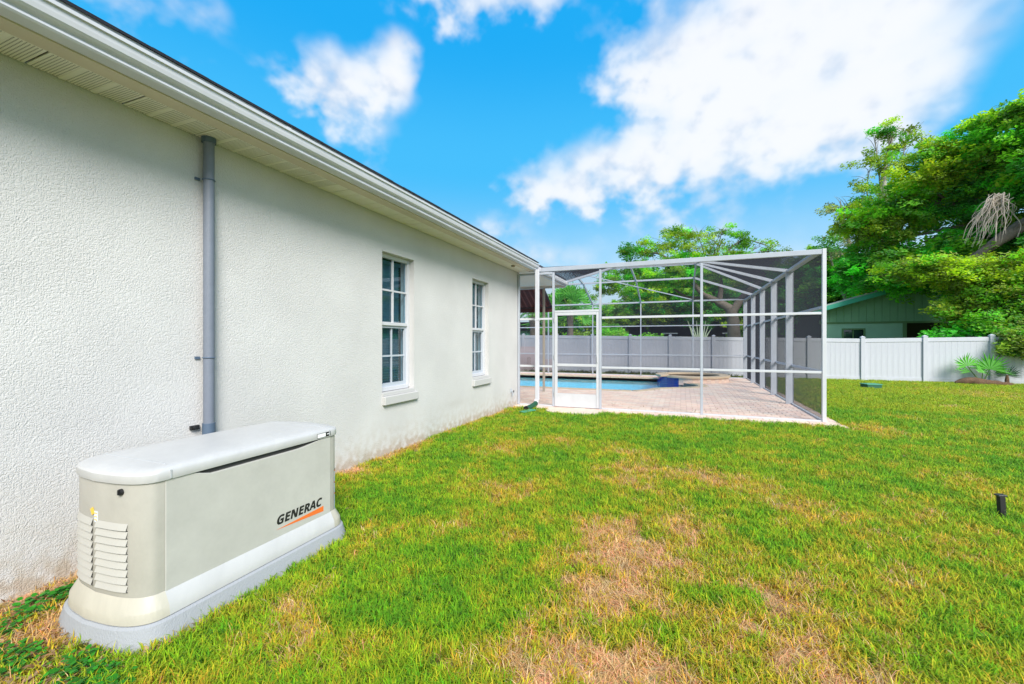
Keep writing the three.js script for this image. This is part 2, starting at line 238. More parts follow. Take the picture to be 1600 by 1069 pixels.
// ---------------------------------------------------------------- the house
const house = thing('house', 'grey white stucco house wall with vented soffit, gutter and two narrow windows', 'house');
const WIN = [[-4.97, -4.295], [-7.405, -6.73]], WY = [0.775, 2.545];
{
  const s = new THREE.Shape([[0.75, -0.1], [0.75, 2.99], [9.05, 2.99], [9.05, -0.1]].map(V2));
  // the wall as a sheet in (distance along, height); turned to face +x
  s.curves.length = 0; s.setFromPoints([[-2.5, -0.1], [9.05, -0.1], [9.05, 2.99], [-2.5, 2.99]].map(V2));
  for (const [a, b] of WIN) s.holes.push(new THREE.Path([[-b, WY[0]], [-b, WY[1]], [-a, WY[1]], [-a, WY[0]]].map(V2)));
  let g = new THREE.ExtrudeGeometry(s, { depth: 0.22, bevelEnabled: false }); g = g.toNonIndexed();
  const p = g.attributes.position, uv = new Float32Array(p.count * 2), uv1 = new Float32Array(p.count * 2);
  for (let i = 0; i < p.count; i++) { const l = p.getX(i), y = p.getY(i), d = p.getZ(i); uv[2 * i] = l + d; uv[2 * i + 1] = y + d * 0.7; uv1[2 * i] = (l + 2.5) / 11.55; uv1[2 * i + 1] = (y + 0.1) / 3.1; p.setXYZ(i, WX - 0.22 + d, y, -l); }
  g.setAttribute('uv', new THREE.BufferAttribute(uv, 2)); g.setAttribute('uv1', new THREE.BufferAttribute(uv1, 2)); g.computeVertexNormals();
  const W = 1024, Hh = 512, d = new Uint8Array(W * Hh * 4);
  for (let j = 0; j < Hh; j++) for (let i = 0; i < W; i++) {
    const l = -2.5 + 11.55 * i / W, y = -0.1 + 3.1 * j / Hh, n = fbm2(l * 0.9, y * 0.9, 4), f = fbm2(l * 7, y * 7, 3), rain = fbm2(l * 5, y * 0.5 + 8, 3);
    const splash = clamp(0.75 * Math.exp(-(((y) / 0.10) ** 2)) * (1 + 1.4 * f) + 0.25 * Math.exp(-((y / 0.3) ** 2)) * (0.7 + f * 2), 0, 0.8);
    let c = [0.772, 0.768, 0.768].map((v) => v * (1 + 0.035 * n)); c = mix3(c, [0.58, 0.50, 0.40], splash * 0.6);
    const smudge = 0.10 * Math.exp(-(((l - 6.1) / 0.35) ** 2 + ((y - 0.42) / 0.06) ** 2)); c = mix3(c, [0.5, 0.47, 0.42], smudge);
    const o = (j * W + i) * 4; for (let k = 0; k < 3; k++) d[o + k] = clamp(c[k]) * 255; d[o + 3] = 255;
  }
  const t = new THREE.DataTexture(d, W, Hh); t.colorSpace = THREE.SRGBColorSpace; t.channel = 1; t.magFilter = THREE.LinearFilter; t.needsUpdate = true;
  mesh('wall', g, new THREE.MeshStandardMaterial({ map: t, roughness: 0.9, bumpMap: rep(stuccoBump, 1.75), bumpScale: 0.0034 }), house);
  new MB().span(-9, WX - 0.225, -0.1, 2.99, WEND + 0.2, WEND).build('end_wall', M.trim, house);
}
WIN.forEach(([z0, z1], wi) => {                     // single-hung windows, four lights over four, blinds behind the glass
  const w = subgroup('window', house), X = WX - 0.085, zc = (z0 + z1) / 2, ww = z1 - z0, ym = 1.655;
  const fr = new MB(), f = 0.045;
  fr.span(X - 0.05, X + 0.01, WY[0] + 0.03, WY[1], z0, z0 + f, { r: 0.004 }).span(X - 0.05, X + 0.01, WY[0] + 0.03, WY[1], z1 - f, z1, { r: 0.004 }).span(X - 0.05, X + 0.008, WY[1] - 0.05, WY[1] - 0.002, z0 + f, z1 - f, { r: 0.004 }).span(X - 0.05, X + 0.02, WY[0] + 0.02, WY[0] + 0.07, z0 + f, z1 - f, { r: 0.004 }).span(X - 0.05, X + 0.006, ym - 0.022, ym + 0.022, z0 + f, z1 - f, { r: 0.004 });
  fr.build('window_frame', M.white, w);
  new MB().span(X - 0.03, X - 0.008, ym + 0.022, WY[1] - 0.05, zc - 0.011, zc + 0.011).span(X - 0.03, X - 0.009, (ym + WY[1]) / 2 - 0.024, (ym + WY[1]) / 2 - 0.002, z0 + f, z1 - f).build('muntin', M.white, w);
  const lo = new MB(), yb = WY[0] + 0.07, yt = ym - 0.022;   // lower sash sits deeper, behind a half screen frame
  lo.span(X - 0.045, X - 0.016, yb, yt, z0 + f, z0 + f + 0.03).span(X - 0.045, X - 0.016, yb, yt, z1 - f - 0.03, z1 - f).span(X - 0.045, X - 0.016, yb, yb + 0.045, z0 + f + 0.03, z1 - f - 0.03).span(X - 0.045, X - 0.016, yt - 0.03, yt, z0 + f + 0.03, z1 - f - 0.03);
  lo.build('lower_sash', M.sash, w);
  new MB().span(X - 0.045, X - 0.03, yb + 0.045, yt - 0.03, zc - 0.01, zc + 0.01).span(X - 0.045, X - 0.031, (yb + yt) / 2 - 0.01, (yb + yt) / 2 + 0.012, z0 + f + 0.03, z1 - f - 0.03).build('muntin', M.sash, w);
  for (const a of [0, 1]) for (const b of [0, 1]) {
    const za = a ? zc : z0 + f, zb = a ? z1 - f : zc, y2 = (ym + WY[1]) / 2 - 0.013;
    new MB().span(X - 0.034, X - 0.030, b ? y2 : ym, b ? WY[1] - 0.05 : y2, za, zb).build('pane', M.glass, w);
    new MB().span(X - 0.050, X - 0.047, b ? (yb + yt) / 2 : yb, b ? yt : (yb + yt) / 2, za, zb).build('pane', M.glass, w);
  }
  const bl = new MB(); for (let y = WY[0] + 0.1; y < WY[1] - 0.08; y += 0.034) bl.box(X - 0.125, y, zc - 0.01, 0.036, 0.0022, ww - 2 * f - 0.06, { rz: 1.0 });
  bl.span(X - 0.145, X - 0.10, WY[1] - 0.10, WY[1] - 0.055, z0 + f, z1 - f); const blind = bl.build('blind', M.blind, w);
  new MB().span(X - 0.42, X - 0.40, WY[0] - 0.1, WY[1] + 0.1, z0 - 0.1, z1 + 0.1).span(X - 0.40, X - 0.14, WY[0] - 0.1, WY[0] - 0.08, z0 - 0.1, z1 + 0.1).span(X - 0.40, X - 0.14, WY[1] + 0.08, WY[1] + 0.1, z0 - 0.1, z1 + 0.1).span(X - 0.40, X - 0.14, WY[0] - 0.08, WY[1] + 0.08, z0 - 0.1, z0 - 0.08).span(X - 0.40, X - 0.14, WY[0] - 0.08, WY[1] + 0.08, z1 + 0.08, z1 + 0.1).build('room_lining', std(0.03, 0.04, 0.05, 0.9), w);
  const sl = new MB(); sl.span(X - 0.02, WX + 0.048, 0.635, 0.745, z0 - 0.045, z1 + 0.002, { r: 0.012 }); sl.span(X - 0.02, WX + 0.012, 0.745, 0.79, z0 + 0.002, z1 - 0.002, { r: 0.006 });
  sl.build('window_sill', M.trim, w);
});
{ // soffit: strips across the overhang, the nearer ones perforated, a tan channel at the fascia, then the gutter
  const dots = document.createElement('canvas'); dots.width = 128; dots.height = 256; const q = dots.getContext('2d');
  q.fillStyle = '#fff'; q.fillRect(0, 0, 128, 256); q.fillStyle = '#6d6a5c';
  for (let j = 0; j < 18; j++) for (let i = 0; i < 8; i++) { q.beginPath(); q.ellipse(16 + i * 13.6, 14 + j * 13.4 + (i % 2) * 6.5, 2.5, 4.2, 0, 0, 7); q.fill(); }
  const dt = new THREE.CanvasTexture(dots); dt.colorSpace = THREE.SRGBColorSpace;
  const vented = std(0.76, 0.72, 0.62, 0.5, { map: dt, bumpMap: dt, bumpScale: 0.002 });
  new MB().span(WX + 0.005, -3.16, 2.996, 3.02, 2.5, WEND).build('soffit_backing', M.dark, house);
  const strip = new RoundedBoxGeometry(0.262, 0.010, 0.139, 1, 0.003); { const p = strip.attributes.position, uv = strip.attributes.uv; for (let i = 0; i < p.count; i++) uv.setXY(i, 0.5 + p.getZ(i) / 0.139, 0.5 + p.getX(i) / 0.262); }
  const ribG = new RoundedBoxGeometry(0.262, 0.012, 0.026, 1, 0.003);
  let k = 0; for (let z = 0.2; z > WEND + 0.05; z -= 0.149, k++) {
    const m = mesh('soffit_panel', strip, z > -3.35 ? vented : M.soffit, house); m.position.set(-3.292, 2.987 + 0.0015 * n2(z * 9, 3), z); m.rotation.z = 0.006 * n2(z * 5, 1);
    if (k % 3) { const r = mesh('soffit_rib', ribG, M.soffit, house); r.position.set(-3.292, 2.9845, z - 0.0745); }
  }
  new MB().span(-3.158, -3.036, 2.976, 2.990, 2.5, -8.9, { r: 0.003 }).span(-3.06, -3.036, 2.99, 3.12, 2.5, -8.9).build('fascia', M.tan, house);
  const P = [[-3.034, 2.985], [-2.962, 2.985], [-2.948, 2.987], [-2.941, 2.996], [-2.943, 3.008], [-2.951, 3.014], [-2.947, 3.022], [-2.926, 3.030], [-2.915, 3.042], [-2.909, 3.066], [-2.906, 3.094], [-2.894, 3.097], [-2.893, 3.116], [-2.907, 3.117], [-2.908, 3.100], [-2.911, 3.086], [-2.918, 3.046], [-2.952, 3.026], [-2.958, 2.992], [-3.030, 2.992], [-3.030, 3.112], [-3.034, 3.112]];
  const gg = new THREE.ExtrudeGeometry(new THREE.Shape(P.map(V2)), { depth: 11.4, bevelEnabled: false }).translate(0, 0, -8.9);
  const gut = mesh('gutter', uvBox(gg), M.gutter, house);
  const capS = new THREE.ExtrudeGeometry(new THREE.Shape([...P.slice(0, 13), [-3.034, 3.116]].map(V2)), { depth: 0.004, bevelEnabled: false }).translate(0, 0, -8.905);
  mesh('gutter_end_cap', uvBox(capS), M.gutter, gut);
  for (let z = -0.6; z > -8.8; z -= 1.9) new MB().span(-2.915, -2.9, 3.118, 3.124, z - 0.02, z + 0.02).build('gutter_clip', M.gutter, gut);
  // roof slab rising from the eave, and its starter course of shingles, whose butts show above the gutter
  const roof = new MB(); const rg = new THREE.ExtrudeGeometry(new THREE.Shape([[-3.0, 3.17], [-9.6, 5.93], [-9.6, 5.8], [-3.0, 3.06]].map(V2)), { depth: 14.2, bevelEnabled: false }).translate(0, 0, -11.6); roof.add(rg);
  const rm = roof.build('roof', M.shingle, house);
  const sh = [0, 1, 2].map((v) => { const g = new THREE.BoxGeometry(0.36, 0.012 + 0.002 * v, 0.329); g.rotateZ(-0.394); return g; });
  for (let i = 0, z = 2.4; z > -9.05; z -= 0.333, i++) for (const c of [0, 1]) { const m = mesh('shingle', sh[(i * 7 + c) % 3], M.shingle, rm); m.position.set(-3.135 - 0.02 * c + 0.004 * n2(i, c * 9), 3.258 + 0.013 * c + 0.002 * n2(i * 3, c), z + c * 0.16); }
  new MB().span(-2.995, -2.985, 3.118, 3.185, 2.4, -9.05).build('drip_edge', M.white, rm);
}
{ // covered patio behind the wall: ceiling, end beam, eave
  const p = subgroup('patio_roof', house);
  new MB().span(-9, -3.06, 2.99, 3.03, WEND, -11.5).build('ceiling', M.soffit, p);
  new MB().span(-9, -3.02, 2.93, 3.02, -11.5, -11.6).span(-3.06, -3.0, 2.96, 3.12, WEND, -11.58).build('fascia', M.white, p);
  new MB().span(-3.0, -2.93, 2.99, 3.09, -9.08, -11.58, { r: 0.012 }).build('eave_gutter', M.gutter, p);
  new MB().span(-3.66, -3.60, 0, 2.93, -11.58, -11.52, { r: 0.005 }).build('column', std(0.36, 0.32, 0.27, 0.7), p);
  const fx = new MB(); fx.cyl([-3.2, 2.976, -8.1], [-3.2, 2.955, -8.1], 0.045, 0.035); fx.build('soffit_fitting', std(0.22, 0.15, 0.08, 0.7), house);
}
{ // dark red awning hung behind the patio beam, sloping away, pale stripes along the slope
  const a = thing('awning', 'dark red striped awning hung under the patio roof behind the wall corner', 'awning');
  const len = Math.hypot(0.88, 0.5), ang = Math.atan2(0.5, 0.88);
  new MB().box(-5.2, 2.73, -12.06, 3.1, 0.012, len, { rx: -ang }).build('canopy', M.maroon, a);
  for (let x = -6.7; x < -3.7; x += 0.16) new MB().box(x, 2.722, -12.06, 0.045, 0.012, len - 0.02, { rx: -ang }).build('stripe', M.maroonPale, a);
  new MB().span(-6.75, -3.66, 2.33, 2.49, -12.49, -12.50).build('valance', M.maroon, a);
  new MB().span(-6.75, -3.65, 2.46, 2.49, -12.46, -12.485).bar([-3.67, 2.95, -11.64], [-3.67, 2.47, -12.47], 0.02, 0.02).build('awning_frame', M.dark, a);
}

// ---------------------------------------------------------------- drain pipe on the wall, downspout, small fittings
{
  const p = thing('vent_pipe', 'grey plastic pipe running down the stucco wall behind the generator', 'pipe'), x = WX + 0.058, z = -2.185;
  new MB().cyl([x, 2.99, z], [x, 0.79, z], 0.037, 0.037, 20).build('pipe', M.pvc, p);
  const c = new MB(); c.cyl([x, 0.80, z], [x, 0.71, z], 0.043, 0.043, 20).cyl([x, 0.71, z], [x, 0.66, z], 0.05, 0.044, 20).cyl([x, 0.66, z], [x, 0.35, z], 0.043, 0.043, 20); c.build('coupling', M.pvcDark, p);
  new MB().cyl([x, 2.995, z], [x, 2.945, z], 0.048, 0.048, 20).build('collar', M.pvcDark, p);
  for (const y of [2.66, 1.30]) { const s = new MB(); s.add(new THREE.TorusGeometry(0.039, 0.005, 6, 20).rotateX(Math.PI / 2).translate(x, y, z)); s.box(WX + 0.006, y, z + 0.052, 0.012, 0.02, 0.034); s.build('strap', M.pvcDark, p); }
  new MB().box(WX + 0.012, 0.775, z + 0.075, 0.024, 0.03, 0.06).cyl([WX + 0.02, 0.775, z + 0.09], [WX + 0.045, 0.78, z + 0.09], 0.009).build('bracket', M.black, p);
}
{
  const d = thing('downspout', 'white square downspout dropping from the gutter end to a green hose', 'downspout');
  const X = -2.925, Z = -8.83;
  new MB().span(X - 0.042, X + 0.042, 0.16, 2.985, Z - 0.034, Z + 0.034, { r: 0.01 }).build('pipe', M.gutter, d);
  const e = new MB(); e.box(X - 0.01, 0.13, Z + 0.03, 0.086, 0.12, 0.075, { rx: -0.75, r: 0.01 }); e.build('elbow', M.gutter, d);
  new MB().box(X, 1.9, Z, 0.096, 0.03, 0.076).build('strap', M.gutter, d);
  const h = thing('drain_hose', 'dark green ribbed drain hose lying in the grass under the downspout', 'hose');
  const rings = new MB(), c = new THREE.CatmullRomCurve3([[X - 0.01, 0.10, Z + 0.06], [X - 0.015, 0.075, Z + 0.2], [X - 0.02, 0.062, Z + 0.42], [X - 0.03, 0.058, Z + 0.62]].map((v) => new THREE.Vector3(...v)));
  for (let i = 0; i < 24; i++) { const a = c.getPoint(i / 24), b = c.getPoint((i + 1) / 24); rings.cyl(a.toArray(), b.toArray(), i % 2 ? 0.054 : 0.046, i % 2 ? 0.054 : 0.046, 14); }
  rings.build('ribbed_tube', M.flex, h);
  const end = c.getPoint(1); const o = new MB(); o.add(new THREE.TorusGeometry(0.048, 0.012, 8, 18).translate(end.x, end.y, end.z + 0.01)); o.cyl([end.x, end.y, end.z], [end.x, end.y, end.z + 0.004], 0.045); o.build('open_end', M.black, h);
  const sp = tag(mesh('splash_mat', new MB().box(X + 0.06, 0.045, Z + 0.78, 0.16, 0.012, 0.34, { rx: 0.05, ry: -0.5, r: 0.004 }).geo(), std(0.05, 0.26, 0.16, 0.6)), 'flat green plastic flap in the grass before the drain hose', 'splash mat');
  const b = thing('wall_stub', 'small grey pipe stub low on the stucco wall near its corner', 'pipe stub'); const q = new MB(); q.cyl([WX, 0.36, -8.55], [WX + 0.06, 0.36, -8.55], 0.012).cyl([WX + 0.045, 0.37, -8.55], [WX + 0.045, 0.27, -8.55], 0.012); q.build('pipe', M.sash, b); new MB().box(WX + 0.006, 0.37, -8.55, 0.012, 0.09, 0.07, { r: 0.004 }).build('plate', M.sash, b); new MB().add(new THREE.TorusGeometry(0.02, 0.005, 6, 14).rotateY(Math.PI / 2).translate(WX + 0.065, 0.36, -8.55)).build('handle', M.black, b);
}

// ---------------------------------------------------------------- the generator on its pad
const font = await new FontLoader().loadAsync('fonts/droid/droid_sans_bold.typeface.json');
{
  const zc = -1.83, xc = -2.635;
  const plan = (() => { // a quarter outline mirrored: straight long sides, bowed ends with round corners; anticlockwise seen from above, starting at the front near corner
    const q = new THREE.CatmullRomCurve3([[0.30, 0.525], [0.292, 0.57], [0.255, 0.605], [0.17, 0.634], [0.0, 0.652]].map(([x, z]) => new THREE.Vector3(x, 0, z)), false, 'centripetal').getPoints(14).map((p) => [p.x, p.z]);
    const near = q.slice(0, -1), all = [...near, q.at(-1), ...near.slice().reverse().map(([x, z]) => [-x, z])];
    const straight = (xs, za, zb, n) => Array.from({ length: n }, (_, i) => [xs, lerp(za, zb, (i + 1) / (n + 1))]);
    return [...all, ...straight(-0.30, 0.525, -0.525, 9), ...all.map(([x, z]) => [-x, -z]), ...straight(0.30, -0.525, 0.525, 9)];
  })();
  const nrm = plan.map((_, i) => { const a = plan.at(i - 1), b = plan[(i + 1) % plan.length], dx = b[0] - a[0], dz = b[1] - a[1], l = Math.hypot(dx, dz); return [-dz / l, dx / l]; }).map(([x, z], i) => (x * plan[i][0] + z * plan[i][1] < 0 ? [-x, -z] : [x, z]));
  const ring = (y, off, f = () => true) => plan.map(([x, z], i) => [xc + x + nrm[i][0] * off, typeof y === 'function' ? y(x, z) : y, zc + z + nrm[i][1] * off]);
  const ccw = (g) => { const idx = g.index.array; for (let i = 0; i < idx.length; i += 3) { const t = idx[i]; idx[i] = idx[i + 1]; idx[i + 1] = t; } g.computeVertexNormals(); return g; };
  const uvRound = (g) => { const p = g.attributes.position, uv = new Float32Array(p.count * 2); for (let i = 0; i < p.count; i++) { uv[2 * i] = p.getX(i) - p.getZ(i); uv[2 * i + 1] = p.getY(i) + 0.6 * (p.getX(i) + p.getZ(i)); } g.setAttribute('uv', new THREE.BufferAttribute(uv, 2)); return g; };
  const wrap = (rings, cap) => uvRound(toCreasedNormals(ccw(loft(rings, cap)), 0.42));
  const strip = (rings, from, to) => { // part of the loft between plan indexes, closed to nothing
    const pos = [], idx = [], n = to - from + 1; rings.forEach((r) => { for (let i = from; i <= to; i++) pos.push(...r[((i % plan.length) + plan.length) % plan.length]); });
    for (let k = 0; k + 1 < rings.length; k++) for (let i = 0; i + 1 < n; i++) { const a = k * n + i, b = a + 1; idx.push(b, a, a + n, b, a + n, b + n); }
    const g = new THREE.BufferGeometry(); g.setAttribute('position', new THREE.Float32BufferAttribute(pos, 3)); g.setIndex(idx); g.computeVertexNormals(); return uvRound(toCreasedNormals(g, 0.42));
  };
  const gen = thing('standby_generator', 'beige standby generator with white lid, louvred end and black lettering beside the wall', 'generator');
  mesh('core', wrap([ring(0.16, -0.012), ring(0.752, -0.012)], true), std(0.05, 0.05, 0.05, 0.8), gen);
  const N = plan.length, endN = 28;                       // indexes 0..28 are the near end
  const wallRings = [ring(0.195, 0), ring(0.2, 0.001), ring(0.742, 0.001), ring(0.75, 0)];
  const near = mesh('end_panel', strip(wallRings, 0, endN), M.genEnd, gen);
  mesh('end_panel', strip(wallRings, endN + 10, 2 * endN + 10), M.genEnd, gen);
  mesh('back_panel', strip(wallRings, endN, endN + 10), M.genBody, gen);
  // the front door: its top edge sags a little under the lid, with a rolled lip
  { const x0 = xc + 0.30, pts = [], za = zc + 0.521, zb = zc - 0.521; for (let i = 0; i <= 24; i++) { const t = i / 24, z = lerp(za, zb, t); pts.push([z, 0.748 - 0.030 * sstep(0.10, 0.22, t) * sstep(1, 0.72, t)]); }
    const s = new THREE.Shape([[-za, 0.206], [-zb, 0.206], ...pts.slice().reverse().map(([z, y]) => [-z, y])].map(V2));
    const g = new THREE.ExtrudeGeometry(s, { depth: 0.012, bevelEnabled: true, bevelSize: 0.003, bevelThickness: 0.004, bevelSegments: 2 }); g.rotateY(Math.PI / 2); g.translate(x0 - 0.012, 0, 0); mesh('door', uvBox(g), M.genBody, gen); }
  // lid, with a chamfered crown and raised end caps
  const crown = (ix, iz, y) => plan.map(([x, z], i) => [xc + (x + nrm[i][0] * 0.011) * (1 - ix / 0.31), y, zc + (z + nrm[i][1] * 0.011) * (1 - iz / 0.66)]);
  const lid = mesh('lid', wrap([ring(0.748, 0.000), ring(0.750, 0.010), ring(0.756, 0.012), crown(0, 0, 0.788), crown(0.003, 0.008, 0.797), crown(0.010, 0.03, 0.806), crown(0.024, 0.07, 0.8125), crown(0.05, 0.12, 0.816), crown(0.13, 0.17, 0.819)], true), M.genLid, gen);
  for (const s of [1, -1]) { const b = new MB(); b.bar([xc + 0.26, 0.8105, zc + s * 0.500], [xc - 0.26, 0.8105, zc + s * 0.500], 0.006, 0.018, 0.002); b.span(xc + 0.302, xc + 0.315, 0.755, 0.796, zc + s * 0.505 - 0.003, zc + s * 0.505 + 0.003); b.build('lid_seam', std(0.42, 0.44, 0.46, 0.5), lid); }
  // skirt: cream ends, white front, flaring out to the pad
  const sk = [ring(0.212, 0.002), ring(0.207, 0.005), ring(0.150, 0.037), ring(0.112, 0.041), ring(0.104, 0.041), ring(0.103, 0.036)];
  mesh('skirt_end', strip(sk, 0, endN), M.cream, gen); mesh('skirt_end', strip(sk, endN + 10, 2 * endN + 10), M.cream, gen);
  mesh('skirt_side', strip(sk, endN, endN + 10), M.genLid, gen); mesh('skirt_side', strip(sk, 2 * endN + 10, N), M.genLid, gen);
  // louvres in two columns on the near end, following its bow
  const at = (x) => { let best = 0; for (let i = 0; i <= endN; i++) if (Math.abs(plan[i][0] - x) < Math.abs(plan[best][0] - x)) best = i; const i = plan[best][0] > x ? best : best - 1, a = plan[i], b = plan[i + 1], t = (x - a[0]) / (b[0] - a[0]); return [lerp(a[1], b[1], t)]; };
  const slot = std(0.10, 0.10, 0.09, 0.8), louvM = std(0.43, 0.42, 0.39, 0.45);
  for (const [xa, xb] of [[0.205, 0.005], [-0.03, -0.232]]) for (let k = 0; k < 9; k++) {
    const yt = 0.560 - k * 0.0362, n = 8, pos = [], idx = [];
    for (let i = 0; i <= n; i++) { const x = lerp(xa, xb, i / n), z = zc + at(x)[0]; pos.push([xc + x, yt, z + 0.0015], [xc + x, yt - 0.030, z + 0.011], [xc + x, yt - 0.0325, z + 0.0015]); }
    for (let i = 0; i < n; i++) for (let j = 0; j < 2; j++) { const a = i * 3 + j; idx.push(a, a + 1, a + 3, a + 3, a + 1, a + 4); }
    const g = new THREE.BufferGeometry(); g.setAttribute('position', new THREE.Float32BufferAttribute(pos.flat(), 3)); g.setIndex(idx); const gn = g.toNonIndexed(); gn.computeVertexNormals();
    mesh('louvre', uvBox(gn), louvM, near);
    const sp = []; const si = []; for (let i = 0; i <= n; i++) { const x = lerp(xa, xb, i / n), z = zc + at(x)[0] + 0.0022; sp.push(xc + x, yt - 0.0315, z, xc + x, yt - 0.0365, z); } for (let i = 0; i < n; i++) { const a = i * 2; si.push(a, a + 1, a + 2, a + 2, a + 1, a + 3); }
    const sg = new THREE.BufferGeometry(); sg.setAttribute('position', new THREE.Float32BufferAttribute(sp, 3)); sg.setIndex(si); sg.computeVertexNormals(); mesh('louvre_gap', uvBox(sg), slot, near);
  }
  { const x = 0.172, z = zc + at(x)[0]; const l = new MB(); l.add(new THREE.CylinderGeometry(0.0155, 0.0155, 0.012, 8).rotateX(Math.PI / 2).translate(xc + x, 0.711, z + 0.006)); l.box(xc + x, 0.711, z + 0.014, 0.008, 0.022, 0.008); l.build('lid_lock', M.ink, gen); }
  { const x = -0.012, z = zc + at(x)[0] + 0.002; new MB().box(xc + x + 0.012, 0.575, z, 0.028, 0.052, 0.0016).build('sticker', M.paper, near); new MB().box(xc + x - 0.018, 0.598, z + 0.0006, 0.026, 0.032, 0.0016, { rz: 0.5 }).build('sticker', M.yellow, near);
    const k = new MB(); for (const y of [0.592, 0.575, 0.56]) k.box(xc + x + 0.012, y, z + 0.0012, 0.022, 0.004, 0.0012); k.build('sticker_print', M.yellow, near); }
  // lettering and the orange stroke on the door
  { const x0 = xc + 0.302 + 0.002, g = new TextGeometry('GENERAC', { font, size: 0.0535, depth: 0.0008, curveSegments: 5, bevelEnabled: true, bevelSize: 0.0016, bevelThickness: 0.0003, bevelSegments: 1 }); g.computeBoundingBox(); const bb = g.boundingBox, sx = 0.352 / (bb.max.x - bb.min.x);
    g.translate(-bb.min.x, -bb.min.y, 0).scale(sx, 0.057 / (bb.max.y - bb.min.y), 1); const p = g.attributes.position; for (let i = 0; i < p.count; i++) p.setX(i, p.getX(i) + 0.22 * p.getY(i)); g.rotateY(Math.PI / 2); g.translate(x0, 0.283, -1.915); mesh('lettering', g, M.ink, gen);
    const s = new THREE.Shape([[0, 0.257], [0.374, 0.275], [0.374, 0.238]].map(V2)), sg = new THREE.ExtrudeGeometry(s, { depth: 0.0008, bevelEnabled: false }); sg.rotateY(Math.PI / 2); sg.translate(x0, 0, -1.915); mesh('orange_stroke', sg, M.orange, gen); }
  { // badge on the lid, rating stickers round the far corner
    const x0 = xc + 0.3125, z0 = -2.225, z1 = -2.345; new MB().span(x0 - 0.001, x0 + 0.0012, 0.757, 0.787, z0, z1, { r: 0.0005 }).build('badge', M.ink, lid); new MB().span(x0, x0 + 0.002, 0.7595, 0.7845, z0 - 0.003, z0 - 0.075).span(x0, x0 + 0.002, 0.770, 0.776, z0 - 0.088, z0 - 0.112).build('badge_face', std(0.8, 0.8, 0.82, 0.4), lid);
    const a = 2 * endN + 10 - 8, b = a + 5; mesh('rating_sticker', strip([ring(0.215, 0.0025), ring(0.49, 0.0025)], a, b), M.paper, gen); for (const y of [0.485, 0.40, 0.32]) mesh('sticker_band', strip([ring(y, 0.004), ring(y + 0.011, 0.004)], a, b), M.orange, gen);
  }
  const pad = tag(mesh('equipment_pad', wrap([ring(-0.05, 0.092), ring(0.0, 0.082), ring(0.07, 0.062), ring(0.092, 0.056), ring(0.1005, 0.044), ring(0.101, 0)], true), M.pad), 'grey moulded base pad in the grass under the generator', 'equipment pad');
}

